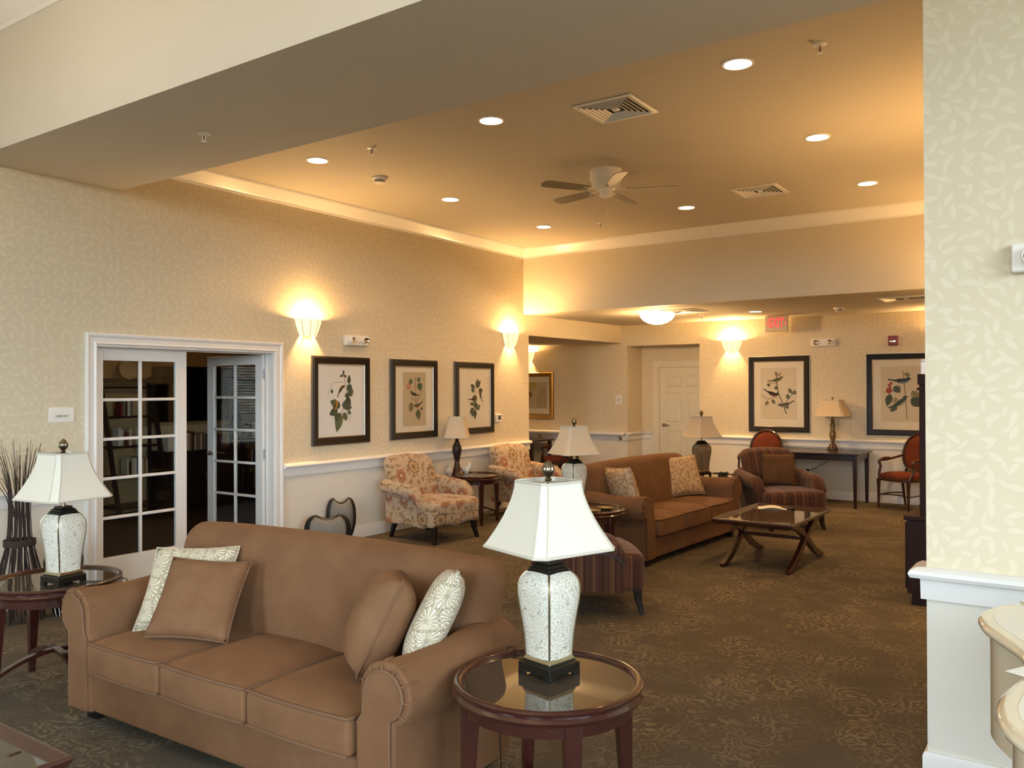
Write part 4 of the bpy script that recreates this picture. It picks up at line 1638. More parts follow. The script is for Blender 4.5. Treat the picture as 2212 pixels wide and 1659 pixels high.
def art_e(a):
    a.stem([(.05, .75), (.1, .35), (.15, -.1), (.2, -.8)], .012, '#7a6a48')
    a.stem([(.15, -.1), (-.1, -.2), (-.35, -.45)], .009, '#7a6a48')
    for x, z, L, w, an, c in ((-.3, .25, .28, .12, -50, '#4e5a44'), (-.45, .0, .42, .11, -105, '#465040'), (.4, .1, .4, .13, -55, '#8c845c'), (.35, -.15, .42, .16, -35, '#3f4a3c'), (-.25, -.1, .36, .10, -85, '#a89c78'),
                              (-.2, -.35, .3, .10, -130, '#56634c'), (.1, .65, .2, .07, -20, '#8a805c')):
        a.leaf(x, z, L, w, an, c)
    for x, z in ((-.5, .28), (-.45, .2), (-.55, .16), (-.48, .12), (-.42, .34), (-.58, .08), (-.5, .05), (-.42, .10)):
        a.blob(x, z, .045, '#a23a30', 7)
    a.bird(.05, .42, .42, -8, '#2e3c46', '#1e2a33', '#7a8484', 1)
    a.bird(.0, -.25, .42, 25, '#3a4a46', '#2a3834', '#9aa08c', 1)


def make_picture(label, loc, az, w, h, art=None, sheet=None, frame='frame', paper=None, border=.092, group='framed bird prints'):
    t = thing('framed_picture', label, 'picture', loc, face(az), group)
    hw, hh = w / 2, h / 2

    def ring(ix, y):
        return [(sx * (hw - ix), y, sz * (hh - ix)) for sx, sz in ((-1, -1), (1, -1), (1, 1), (-1, 1))]
    MB().loft([ring(.0, -.002), ring(.0, -.014), ring(.003, -.024), ring(.008, -.030), ring(.020, -.040), ring(border - .014, -.026), ring(border - .008, -.022)], cap=False).build('frame', MAT[frame], t, smooth=20)
    f = MB()
    for ix, y, dd in ((-.0010, -.012, .004), (.0010, -.023, .003)):
        for a, b in (((-1, -1), (1, -1)), ((1, -1), (1, 1)), ((1, 1), (-1, 1)), ((-1, 1), (-1, -1))):
            f.bar((a[0] * (hw - ix), y, a[1] * (hh - ix)), (b[0] * (hw - ix), y, b[1] * (hh - ix)), dd, dd)
    f.loft([ring(border - .010, -.024), ring(border - .006, -.026), ring(border, -.020)], cap=False)
    f.build('fillet', MAT['framesilver' if frame == 'frame' else 'frame'], t, smooth=0)
    iw, ih = hw - border + .01, hh - border + .01
    MB().box(-iw, iw, -.014, -.004, -ih, ih).build('mat_board', MAT[paper or 'matboard'], t)
    ow, oh, oy = iw, ih, -.0145
    if sheet:
        ow, oh = sheet[0] / 2, sheet[1] / 2
        MB().box(-ow, ow, -.0152, -.0138, -oh + sheet[2], oh + sheet[2]).build('sheet', MAT[sheet[3]], t)
        oy = -.0156
    if art:
        a = Art(ow * 1.2, oh * 1.12)
        art(a)
        p = a.b.build('print', MAT['ink'], t, smooth=0, fix=False)
        p.location = (0, oy, sheet[2] if sheet else 0)
    MB().box(-iw, iw, -.0215, -.0200, -ih, ih).build('glazing', MAT['glazing'], t)
    return t


# ================================================================== PLACEMENT: big furniture
sofa1 = make_sofa('long tan three seat sofa with loose pillows beside the white lamp table', (3.585, 2.655, 0), R(1.2), MAT['sofa'], MAT['piping'])
sofa2 = make_sofa('caramel three seat sofa facing the tray coffee table', (3.07, 8.20, 0), R(90 - 3), MAT['sofa_far'], MAT['piping_far'])

make_pillow('throw_pillow', 'cream star embroidered pillow behind a plain tan pillow in the sofa corner', .46, .14, MAT['starburst'], (2.99, 2.505, .455), -61, 36, -2)
make_pillow('throw_pillow', 'plain tan square pillow leaning on the cream pillow near the door end', .425, .13, MAT['sofa_pillow'], (3.195, 2.435, .455), -60, 37, 3, pipe=MAT['piping'])
make_pillow('throw_pillow', 'plain tan pillow turned edge on against a cream pillow at the lamp end', .43, .25, MAT['sofa_pillow'], (4.15, 2.62, .455), 221, 27, -6, pipe=MAT['piping'])
make_pillow('throw_pillow', 'cream star embroidered pillow wedged against the rolled arm by the lamp', .46, .16, MAT['starburst'], (4.37, 2.71, .455), 214, 27, -10)
make_pillow('throw_pillow', 'pale gold brocade pillow turned sideways beside the arm of the caramel sofa', .45, .16, MAT['brocade'], (3.02, 7.50, .45), 64, 16, 4)
make_pillow('throw_pillow', 'pale gold brocade pillow facing out at the far end of the caramel sofa', .47, .13, MAT['brocade'], (3.06, 8.86, .45), -40, 24, -4)

make_armchair('floral armchair beside the heart shaped wire vases', (.635, 7.28, 0), -6, MAT['floral'], 'floral armchairs')
make_armchair('floral armchair by the wall corner under the thermostat', (.60, 9.36, 0), -8, MAT['floral'], 'floral armchairs')
make_armchair('brown striped armchair with a brown pillow beside the console table', (3.70, 10.26, 0), -46, MAT['stripe'], 'striped armchairs')
make_armchair('dark striped armchair seen behind the large white lamp', (3.535, 5.63, 0), 40, MAT['stripe'], 'striped armchairs')
make_pillow('throw_pillow', 'plain brown pillow standing on the striped armchair', .40, .14, MAT['brown_pillow'], (3.70, 10.22, .475), -58, 14, 1)

make_coffee_table('cherry tray coffee table with crossed legs and a magazine on it', (4.275, 8.11, 0), R(-1), )
make_coffee_table('cherry tray coffee table in front of the long tan sofa', (3.385, 1.08, 0), R(90))

make_end_table('round cherry end table holding the large white lamp by the sofa arm', (5.131, 2.645, 0), R(3))
make_end_table('round cherry end table holding the white lamp beside the twig sheaf', (1.905, 2.455, 0), R(131))
make_end_table('round cherry end table with silver dishes at the near end of the caramel sofa', (3.06, 6.58, 0), R(30))
make_end_table('round cherry end table between the caramel sofa and the striped armchair', (2.95, 9.90, 0), R(20))
make_end_table('round cherry end table with two ceramic birds by the wall', (.42, 8.38, 0), R(10))

LT = .5895
make_big_lamp('large crackle glazed square vase lamp with white bell shade by the sofa arm', (5.094, 2.713, LT), R(-12), MAT['crackle'], MAT['shade'], R(-8))
make_big_lamp('crackle glazed square vase lamp with ivory shade in front of the twig sheaf', (2.02, 2.445, LT), R(5), MAT['crackle'], MAT['shade'], R(2))
make_big_lamp('crackle glazed vase lamp with grey shade at the near end of the caramel sofa', (2.86, 6.72, LT), R(-20), MAT['crackle'], MAT['shade_far'], R(-10))
make_big_lamp('smoky glass square vase lamp with taupe shade beside the striped armchair', (2.84, 9.88, LT), R(-26), MAT['smokybody'], MAT['shade_far'], R(-6))
PL = ([(0, 0), (.085, 0), (.085, .012), (.070, .022), (.060, .04), (.045, .085), (.033, .14), (.030, .17)],
      [(.030, .168), (.036, .20), (.048, .25), (.058, .30), (.060, .335), (.050, .375), (.030, .405), (.034, .415), (.020, .425), (.026, .44), (.014, .45), (.012, .49)])
make_side_lamp('dark carved table lamp with beige shade between the floral armchairs', (.17, 8.36, LT), R(28), PL, (MAT['bronze2'], MAT['bronze']), MAT['shade_pink'], .150, .090, .47, .735, .785)

# console table under the far wall
t = thing('console_table', 'dark wood console table against the far wall with a small lamp', 'table', (3.60, 12.555, 0))
MB().box(-.60, .60, -.44, .44, .735, .76).build('table_top', MAT['espresso'], t, bevel=.005)
MB().box(-.56, .56, -.385, -.365, .655, .735).build('apron', MAT['espresso'], t)
MB().box(-.56, .56, .365, .385, .655, .735).build('apron', MAT['espresso'], t)
MB().box(-.565, -.545, -.37, .37, .655, .735).build('apron', MAT['espresso'], t)
MB().box(.545, .565, -.37, .37, .655, .735).build('apron', MAT['espresso'], t)
for sx in (-1, 1):
    for sy in (-1, 1):
        MB().bar((sx * .545, sy * .37, 0), (sx * .545, sy * .37, .735), .038, .038, (0, 1, 0), .06, .06).build('leg', MAT['espresso'], t, bevel=.003)
PL2 = ([(0, 0), (.075, 0), (.075, .035), (.060, .045), (.056, .06), (.040, .085), (.022, .105), (.020, .12)],
       [(.020, .118), (.034, .15), (.046, .19), (.048, .23), (.038, .28), (.030, .32), (.036, .345), (.040, .37), (.028, .395), (.020, .41), (.034, .425), (.018, .44), (.012, .50)])
make_side_lamp('slim amber glass lamp with beige shade on the console table', (3.70, 12.80, .76), R(-2), PL2, (MAT['bronze2'], MAT['amber']), MAT['shade_pink'], .215, .125, .50, .735, .785)

make_oval_chair('oval back rust chair tucked behind the striped armchair', (2.735, 12.42, 0), -90)
make_oval_chair('oval back rust armchair angled beside the console table', (4.70, 12.55, 0), -118)
make_oval_chair('oval back rust chair at the desk in the side passage', (-.80, 12.45, 0), 168)

# passage desk
t = thing('writing_desk', 'dark writing desk in the side passage below the gold framed picture', 'desk', (-1.85, 12.62, 0))
MB().box(-.62, .62, -.36, .36, .73, .76).build('desk_top', MAT['espresso'], t, bevel=.004)
MB().box(-.58, .58, -.32, -.30, .62, .73).build('apron', MAT['espresso'], t)
MB().box(-.60, -.20, -.33, .33, .05, .73).build('drawer_pedestal', MAT['espresso'], t, bevel=.004)
for sx in (-1, 1):
    for sy in (-1, 1):
        MB().bar((sx * .56, sy * .30, 0), (sx * .56, sy * .30, .73), .045, .045, (0, 1, 0), .055, .055).build('leg', MAT['espresso'], t)

# hutch against the right wall
t = thing('hutch', 'tall dark hutch with wider base behind the papered wall end', 'cabinet', (5.93, 7.68, 0))
MB().box(-.26, .31, -.62, .62, .0, .09).build('plinth', MAT['hutch'], t)
MB().box(-.29, .31, -.64, .64, .09, .655).build('base_cabinet', MAT['hutch'], t, bevel=.004)
MB().box(-.31, .31, -.66, .66, .655, .69).build('counter', MAT['hutch'], t, bevel=.006)
MB().box(-.20, .31, -.62, .62, .69, 1.70).build('upper_cabinet', MAT['hutch'], t, bevel=.004)
MB().box(-.215, .31, -.635, .635, 1.655, 1.675).build('moulding', MAT['hutch'], t, bevel=.003)
MB().box(-.21, .31, -.63, .63, 1.70, 1.78).build('cornice', MAT['hutch'], t, bevel=.004)
for y in (-.31, .31):
    d = MB().box(-.308, -.29, y - .295, y + .295, .12, .63).build('door', MAT['hutch'], t, bevel=.003)
    MB().lathe([(0, 0), (.012, .004), (.014, .014), (0, .022)], 12).xf(Matrix.Translation((-.312, y * .2, .4)) @ Matrix.Rotation(R(-90), 4, 'Y')).build('knob', MAT['brass'], d)

# ---- piano corner
OUT = [(7.9, 3.45), (7.2, 3.32), (6.86, 3.20), (6.66, 3.10), (6.565, 3.00), (6.525, 2.87), (6.545, 2.74), (6.60, 2.62), (6.645, 2.52), (6.668, 2.42), (6.665, 2.32), (6.648, 2.22),
       (6.634, 2.12), (6.636, 2.02), (6.665, 1.92), (6.73, 1.83), (6.86, 1.76), (7.1, 1.71), (7.5, 1.70), (7.9, 1.80), (8.05, 2.2), (8.05, 3.3)]


def smooth_closed(p, n=5):
    out = []
    k = len(p)
    for i in range(k):
        a, b, c, d = [Vector(p[(i + j - 1) % k]) for j in range(4)]
        for j in range(n):
            f = j / n
            out.append(.5 * ((2 * b) + (c - a) * f + (2 * a - 5 * b + 4 * c - d) * f * f + (3 * b - a - 3 * c + d) * f ** 3))
    return out


def inset(p, d):
    k = len(p)
    area = sum(p[i].x * p[(i + 1) % k].y - p[(i + 1) % k].x * p[i].y for i in range(k))
    sg = 1 if area > 0 else -1
    res = []
    for i in range(k):
        t_ = (p[(i + 1) % k] - p[i - 1]).normalized()
        res.append(p[i] + Vector((-t_.y, t_.x)) * d * sg)
    return res


O = smooth_closed(OUT)
t = thing('grand_piano', 'ivory lacquered grand piano with curved lid edge', 'piano', (7.3, 2.5, 0))
off = Vector((7.3, 2.5))
def prg(d, z):
    return [(q.x - off.x, q.y - off.y, z) for q in inset(O, d)]
MB().loft([prg(.035, .66), prg(.03, .665), prg(.03, .972)]).build('rim', MAT['ivorygloss'], t, smooth=40)
lid = MB().loft([prg(.012, .972), prg(.003, .976), prg(.0, .984), prg(.002, .993), prg(.010, .999), prg(.024, 1.001)]).build('lid', MAT['ivorygloss'], t, smooth=50)
MB().loft([prg(.040, 1.0005), prg(.042, 1.002)]).build('lid_panel', MAT['ceramic'], lid, smooth=20)
for x, y in ((.45, -.55), (.45, .6), (-.25, .45)):
    MB().lathe([(.0, 0), (.045, 0), (.05, .05), (.04, .08), (.055, .3), (.065, .60), (.07, .67), (0, .67)], 20, (x, y, 0)).build('leg', MAT['ivorygloss'], t)
MB().box(6.62 - off.x, 6.70 - off.x, 3.045 - off.y, 3.06 - off.y, 1.0025, 1.006).build('lid_hinge', MAT['brass'], lid)
b = MB().add([(6.634, 2.30, 1.0035), (6.90, 2.18, 1.0035), (6.99, 2.40, 1.0035), (6.72, 2.46, 1.0035)], [(0, 1, 2, 3)])
b.v += [v + Vector((0, 0, .0008)) for v in b.v]
b.f += [[4, 5, 6, 7], [0, 1, 5, 4], [1, 2, 6, 5], [2, 3, 7, 6], [3, 0, 4, 7]]
b.c += [None] * 5
tag(b.build('paper_sheet', MAT['paper'], None), 'white sheet of paper lying on the piano lid', 'paper')

# ================================================================== LIGHT FITTINGS
make_sconce('glowing glass sconce above the white emergency light and library doors', (0, 6.03, 2.42), 0)
make_sconce('glowing glass sconce on the long wall near the wall corner', (0, 9.78, 2.47), 0)
make_sconce('glowing glass sconce on the far wall beside the door recess', (2.09, FY, 2.44), -90)
make_sconce('glowing glass sconce in the side passage above the gold framed picture', (-1.86, FY, 2.36), -90)
make_sconce('glass sconce on the far wall hidden behind the hutch', (5.35, FY, 2.44), -90)
make_sconce('glass sconce on the right wall above the hutch', (RX, 6.9, 2.44), 180)
make_sconce('glass sconce on the right wall near the header', (RX, 9.78, 2.44), 180)

names = {(0, 0): 'recessed light nearest the beam along the long wall', (0, 1): 'recessed light midway along the long wall', (0, 2): 'recessed light near the corner of the long wall and header',
         (1, 0): 'recessed light between the beam and the large vent', (1, 2): 'recessed light between the ceiling fan and the header',
         (2, 0): 'recessed light nearest the beam on the hutch side', (2, 1): 'recessed light midway on the hutch side', (2, 2): 'recessed light near the header on the hutch side'}
for (i, j), lb in names.items():
    make_can(lb, ((1.17, 3.08, 5.0)[i], (5.12, 7.0, 8.87)[j], HC))
make_can('recessed light in the low ceiling by the exit sign', (2.91, 11.75, LC), CAN_W * 1.1)
make_can('recessed light in the low ceiling behind the dome light', (1.80, 10.80, LC), CAN_W * 1.1)
make_can('recessed light in the low ceiling on the hutch side', (5.2, 11.75, LC), CAN_W * 1.1)

make_can('added unseen recessed light in the passage soffit over the desk', (-1.5, 11.6, SC - .006), CAN_W)  # both soffit lights are unseen, added to warm the passage wall
make_can('added unseen recessed light deep in the passage soffit', (-3.2, 11.6, SC - .006), CAN_W)

t = thing('dome_light', 'glowing white dome light on the low ceiling', 'ceiling light', (1.72, 11.03, LC))
MB().lathe([(.16, 0), (.17, -.02), (.13, -.03)], 40).build('canopy', MAT['white'], t)
MB().lathe([(.245, -.028), (.25, -.034), (.235, -.075), (.20, -.115), (.14, -.150), (.07, -.170), (0, -.176)], 48, cap=False).build('glass_bowl', MAT['dome_glow'], t, smooth=60)
light('dome_lamp', 'POINT', (0, 0, -.03), DOME_W, WARM2, t, shadow_soft_size=.05)
light('dome_lamp_down', 'POINT', (0, 0, -.26), DOME_W, WARM2, t, shadow_soft_size=.12)

# unseen uplight bowls above the frame, added to brighten the beam face
for x, lb in ((1.9, 'added unseen uplight bowl over the sofa end of the front room'), (4.9, 'added unseen uplight bowl in the middle of the front room'), (8.2, 'added unseen uplight bowl over the ivory piano')):
    t = thing('added_pendant', lb, 'pendant light', (x, .7, FC), 0, 'added unseen uplight bowls of the front room')
    MB().lathe([(0, 0), (.07, 0), (.06, -.03), (.02, -.04), (0, -.04)], 24).build('canopy', MAT['brass'], t)
    for a in (0, 120, 240):
        MB().tube([(.012 * cos(R(a)), .012 * sin(R(a)), -.03), (.29 * cos(R(a)), .29 * sin(R(a)), -1.0)], .004, 6).build('rod', MAT['brass'], t)
    MB().lathe([(.30, -1.0), (.29, -1.05), (.24, -1.12), (.15, -1.17), (.05, -1.19), (0, -1.192), (0, -1.182), (.05, -1.18), (.145, -1.16), (.232, -1.112), (.28, -1.045), (.29, -1.0)], 40, cap=False).build('bowl', MAT['ceramic'], t, smooth=60)
    MB().lathe([(0, -1.10), (.03, -1.09), (.045, -1.05), (.03, -1.01), (0, -1.0)], 16).build('bulb', MAT['can_glow'], t)
    light('added_pendant_lamp', 'POINT', (0, 0, -.985), ADDED_PEND_W, (1.0, .88, .70), t, shadow_soft_size=.10)

# ceiling vents, sprinklers, detectors
make_vent('large louvred square vent near the beam between recessed lights', (3.975, 5.435, HC))
make_vent('louvred square vent near the header beyond the fan', (4.02, 8.55, HC))
make_vent('louvred vent in the low ceiling beside the dome light', (2.13, 11.03, LC), .26)
make_vent('louvred vent in the low ceiling at the papered wall end', (4.98, 11.1, LC), .30)
make_sprinkler('white sprinkler under the ceiling beam', (1.953, 3.411, 3.39))
make_sprinkler('white sprinkler between the long wall and the beam', (1.824, 5.129, HC))
make_sprinkler('white sprinkler by the recessed light nearest the hutch side beam', (5.503, 5.11, HC))
make_sprinkler('white sprinkler near the header past the ceiling fan', (1.857, 9.093, HC))
make_sprinkler('white sprinkler in the low ceiling near the far sconce', (2.055, 11.856, LC))
make_detector('white smoke detector between two recessed lights on the long wall side', (1.199, 5.88, HC))
make_detector('white smoke detector in the low ceiling near the fire alarm', (4.015, 11.9, LC))

# ceiling fan
t = thing('ceiling_fan', 'white hugger ceiling fan with five blades and pull chain', 'ceiling fan', (3.10, 6.92, HC))
MB().lathe([(.150, 0), (.152, -.010), (.152, -.085), (.146, -.095), (.140, -.10), (.128, -.15), (.10, -.175), (.06, -.18), (0, -.18)], 40).build('motor_housing', MAT['white'], t, smooth=40)
MB().lathe([(.050, -.178), (.060, -.195), (.060, -.240), (.054, -.248), (0, -.250)], 28).build('switch_housing', MAT['white'], t, smooth=40)
for k in range(5):
    a = 22 + 72 * k
    m = Matrix.Rotation(R(a), 4, 'Z')
    tilt = Matrix.Rotation(R(11), 4, 'X')
    b = MB()
    pl = [(.19, -.050), (.30, -.058), (.50, -.066), (.60, -.066), (.65, -.052), (.67, 0), (.65, .052), (.60, .066), (.50, .066), (.30, .058), (.19, .050)]
    b.plate(pl, -.004, .004)
    b.xf(m @ Matrix.Translation((0, 0, -.185)) @ tilt)
    bl = b.build('blade', MAT['blade'], t, bevel=.002)
    b = MB()
    b.bar((.06, 0, -.172), (.15, 0, -.186), .03, .006).bar((.15, 0, -.186), (.25, .03, -.182), .016, .005).bar((.15, 0, -.186), (.25, -.03, -.194), .016, .005)
    b.xf(m)
    b.build('blade_iron', MAT['white'], bl)
MB().tube([(.03, -.03, -.245), (.03, -.03, -.40)], .0012, 5).tube([(.03, -.03, -.40), (.03, -.03, -.435)], .005, 8).build('pull_chain', MAT['white'], t)

# emergency lights, signs
make_emergency('white emergency light above the first bird print on the long wall', (0, 6.73, 2.225), 0)
make_emergency('cream emergency light on the far wall between two bird prints', (3.52, FY, 2.358), -90)
make_emergency('white emergency light on the papered wall above the piano', (6.73, 3.93, 2.195), -90)

t = thing('exit_sign', 'red lit EXIT sign hanging from the low ceiling', 'exit sign', (2.94, 12.62, LC))
MB().box(-.13, .13, -.025, .025, -.012, 0).build('canopy', MAT['exit_face'], t)
MB().rbox(-.17, .17, -.020, .020, -.245, -.010, .006, 3).build('panel', MAT['exit_face'], t)
text_mesh('letters', 'EXIT', .20, MAT['exit_red'], t, (0, -.0215, -.118), .001, .005, .56)
for sx in (-1, 1):
    MB().add([(sx * .155, -.0225, -.118), (sx * .128, -.0225, -.088), (sx * .128, -.0225, -.148), (sx * .155, -.0215, -.118), (sx * .128, -.0215, -.088), (sx * .128, -.0215, -.148)],
             [(0, 1, 2), (3, 4, 5), (0, 1, 4, 3), (1, 2, 5, 4), (2, 0, 3, 5)]).build('arrow', MAT['exit_red'], t)

t = thing('library_sign', 'small white wall sign reading LIBRARY beside the french doors', 'sign', (0, 3.462, 1.483), face(0))
MB().rbox(-.10, .10, -.008, 0, -.06, .06, .003, 2).build('plate', MAT['white'], t)
MB().box(-.088, .088, -.0095, -.007, .012, .05).build('window_strip', MAT['paper'], t)
text_mesh('lettering', 'LIBRARY', .028, MAT['text'], t, (.002, -.0088, -.012), .0004)
t = thing('room_sign', 'small white room sign numbered 17 beside the door recess', 'sign', (.055, FY, 1.478), face(-90))
MB().rbox(-.062, .062, -.008, 0, -.085, .085, .003, 2).build('plate', MAT['white'], t)
MB().box(-.05, .05, -.0095, -.007, .035, .07).build('window_strip', MAT['paper'], t)
text_mesh('lettering', '17', .06, MAT['text'], t, (0, -.0088, -.012), .0004)

t = thing('fire_alarm', 'red fire alarm strobe on the far wall above the bird print', 'fire alarm', (4.49, FY, 2.352), face(-90))
MB().rbox(-.065, .065, -.045, 0, -.07, .07, .008, 3).build('housing', MAT['red'], t)
MB().rbox(-.042, .042, -.062, -.040, -.030, .006, .008, 3).build('strobe_lens', MAT['silver'], t)
MB().box(-.05, .05, -.047, -.044, .025, .055).build('horn_grille', MAT['red'], t)

t = thing('thermostat', 'white wall thermostat beside the third bird print', 'thermostat', (0, 9.49, 1.268), face(0))
MB().rbox(-.062, .062, -.028, 0, -.055, .055, .008, 3).build('case', MAT['white'], t)
MB().box(-.028, .042, -.0295, -.027, -.022, .038).build('display', MAT['text'], t)

t = thing('wall_outlet', 'white wall outlet with plugs beside the console table', 'outlet', (3.28, FY, .44), face(-90))
MB().rbox(-.036, .036, -.006, 0, -.058, .058, .003, 2).build('plate', MAT['white'], t)
for z in (-.02, .02):
    MB().box(-.012, .012, -.008, -.005, z - .012, z + .012).build('socket', MAT['paint'], t)
MB().rbox(-.016, .016, -.045, -.008, -.036, .0, .005, 2).build('plug', MAT['black'], t)
tag(MB().tube([(3.70, 12.99, .76), (3.70, 13.02, .70), (3.62, 13.0, .60), (3.50, 12.99, .52), (3.36, 13.0, .44), (3.285, 13.0, .422)], .004, 6).build('lamp_cord', MAT['cord'], None),
    'thin dark cord hanging from the console table to the outlet', 'cord')
tag(MB().tube([(5.03, 2.70, .5945), (4.985, 2.745, .5935), (4.93, 2.785, .593), (4.885, 2.82, .600), (4.84, 2.84, .612), (4.80, 2.86, .60), (4.775, 2.86, .52), (4.768, 2.84, .25), (4.765, 2.86, .05)], .0032, 6).build('lamp_cord', MAT['cord'], None),
    'brown cord trailing over the round table edge by the sofa arm', 'cord')
tag(MB().tube([(2.09, 2.50, .5945), (2.14, 2.56, .593), (2.19, 2.62, .593), (2.24, 2.66, .602), (2.262, 2.68, .60), (2.275, 2.69, .5), (2.28, 2.70, .02)], .0032, 6).build('lamp_cord', MAT['cord'], None),
    'cord trailing over the round table edge beside the french doors', 'cord')

# handrail in the passage
t = thing('handrail', 'white handrail on brackets along the passage wall', 'handrail', (0, FY, 0))
MB().rbox(-4.0, .19, -.115, -.07, .862, .912, .018, 2).build('rail', MAT['trim'], t)
for x in (-3.0, -1.56, .10):
    MB().tube([(x, -.02, .80), (x, -.07, .81), (x, -.092, .84), (x, -.092, .866)], .009, 8).lathe([(0, 0), (.028, 0), (.028, .006), (0, .006)], 16, (x, 0, 0)).build('bracket', MAT['nickel'], t)
for o in t.children:
    if o.name.startswith('bracket'):
        me = o.data
        n = 32
        for v in list(me.vertices)[-4 * 16:]:
            co = v.co.copy()
            v.co = (co.x, -.02 - co.z, .80 + co.y)

# ================================================================== PICTURES
make_picture('framed print of dark leaves and a yellow bird under the emergency light', (0, 6.515, 1.556), 0, .865, .965, art_a, None, paper='paper')
make_picture('framed print on aged paper with a pink rose and two birds', (0, 7.725, 1.556), 0, .865, .965, art_b, (.42, .66, .0, 'oldpaper'))
make_picture('framed print of green leaves with a reddish bird above the carved lamp', (0, 8.945, 1.556), 0, .865, .965, art_c, None, paper='matboard')
make_picture('framed print of three birds on a branch beside the far sconce', (2.838, FY, 1.578), -90, .945, 1.185, art_d, (.56, .80, .01, 'palepaper'))
make_picture('framed print of two dark birds with red berries beside the hutch', (4.60, FY, 1.572), -90, .955, 1.19, art_e, (.56, .80, .01, 'palepaper'))


def art_f(a):
    a.poly([(-.8, -.8), (.9, -.8), (.9, .8), (-.8, .8)], '#cfc4a8')
    a.poly([(-.8, .1), (-.2, .2), (.3, .7), (.0, .8), (-.8, .8)], '#c9bd7a')
    a.poly([(.2, -.8), (.9, -.8), (.9, .3), (.55, .5), (.25, -.1)], '#bdb29a')
    a.blob(-.25, .05, .16, '#6a4a28', 12, .25)
    a.blob(-.2, -.02, .10, '#8a6a3a', 12, .25, 1)
    a.stem([(-.25, -.1), (-.3, -.7)], .02, '#7a6a3a')


make_picture('gold framed pale botanical picture in the side passage', (-1.72, FY, 1.555), -90, .88, .865, art_f, (.56, .55, 0, 'paper'), frame='gold', border=.085)

# ================================================================== SMALL THINGS
# twig sheaf
t = thing('twig_sheaf', 'tall bound sheaf of dark twigs standing by the french doors', 'twig bundle', (.345, 2.985, 0))
prof = [(0, .165), (.30, .155), (.56, .085), (.75, .072), (.95, .075), (1.15, .13), (1.30, .19)]


def shr(z):
    for (z0, r0), (z1, r1) in zip(prof, prof[1:]):
        if z <= z1:
            return r0 + (r1 - r0) * (z - z0) / (z1 - z0)
    return prof[-1][1]


random.seed(3)
for k in range(64):
    a = random.uniform(0, 2 * pi)
    q = random.uniform(.75, 1.0) if k < 54 else random.uniform(.1, .7)
    H = random.uniform(1.05, 1.33)
    tw = random.uniform(-.35, .35)
    pts, rad = [], []
    for i in range(9):
        z = H * i / 8
        r = shr(z) * q
        aa = a + tw * z + random.uniform(-.06, .06)
        pts.append((r * cos(aa), r * sin(aa), z))
        rad.append(.0055 - .0042 * i / 8)
    pts[0] = (pts[0][0], pts[0][1], .0)
    MB().tube(pts, rad, 5).build('twig', MAT['twig'], t)
b = MB()
for z in (.55, .565, .58):
    b.tube([((.098) * cos(2 * pi * i / 24), (.098) * sin(2 * pi * i / 24), z + .004 * sin(i * 1.7)) for i in range(24)], .010, 6, closed=True)
b.build('binding', MAT['twig'], t)
for a, H in ((200, 1.18), (215, 1.05), (190, 1.02), (330, 1.15), (20, 1.1)):
    c, q = cos(R(a)), sin(R(a))
    MB().tube([(c * .05, q * .05, .75), (c * .10, q * .10, .9), (c * .20, q * .17, 1.02), (c * .27, q * .22, H)], [.004, .0035, .002, .001], 5).build('twig', MAT['twig'], t)

t = thing('floor_vase', 'tall black glazed floor vase behind the lamp by the french doors', 'vase', (.47, 3.24, 0))
MB().lathe([(0, 0), (.065, 0), (.072, .02), (.10, .14), (.125, .30), (.136, .40), (.124, .47), (.10, .52), (.085, .54), (.095, .56), (.09, .56), (.075, .53), (.0, .50)], 32).build('body', MAT['blackvase'], t, smooth=60)
b = MB()
for k in range(5):
    a = R(-70 + 22 * k)
    b.tube([(r * cos(a), r * sin(a), z) for r, z in ((.068, .002), (.076, .02), (.090, .085), (.1035, .14))], .003, 5)
b.build('white_lines', MAT['white'], t)


def heart_vase(label, loc, rz, W_, H_, D_, foot):
    """flattened apple-shaped vase: grey mesh body under dark vertical wires, dense at both ends"""
    t = thing('wire_vase', label, 'vase', loc, rz, 'heart shaped wire vases')
    prof = [(0, foot), (.12, foot + (.5 - foot) * .38), (.28, foot + (.5 - foot) * .72), (.45, .485), (.60, .50), (.74, .488), (.85, .455), (.93, .40), (.975, .34), (.99, .28), (.97, .22), (.90, .19)]

    def pt(a, i, g=1.0):
        z, w = prof[i]
        x = W_ * w * cos(a) * g
        y = D_ * w * sin(a) * g * (.8 + .2 * abs(cos(a)))
        dip = .11 * max(0.0, 1 - (x / (W_ * .26)) ** 2) * max(0.0, (z - .6) / .4)
        return Vector((x, y, max(.0, (z - dip) * H_)))
    n = 36
    MB().loft([[pt(2 * pi * k / n, i) for k in range(n)] for i in range(len(prof))]).build('mesh_body', MAT['wiremesh'], t, smooth=60)
    front = MB()
    for k in range(120):
        a = 2 * pi * k / 120
        e = abs(cos(a))
        if e < .80 and k % 2:
            continue
        front.tube([pt(a + random.uniform(-.008, .008), i, 1.012) for i in range(len(prof))], .0016 if e < .80 else .0045, 4)
    o = front.build('wires', MAT['wire'], t, smooth=0)
    o['kind'] = 'stuff'
    MB().tube([pt(2 * pi * k / n, 9, 1.0) for k in range(n)], .006, 6, closed=True).build('rim', MAT['wire'], t)
    return t


heart_vase('low wide heart shaped wire vase in front of the tall one', (.34, 6.00, 0), R(48), .46, .385, .24, .30)
heart_vase('tall narrow heart shaped wire vase against the long wall', (.16, 6.36, 0), R(52), .31, .51, .18, .20)


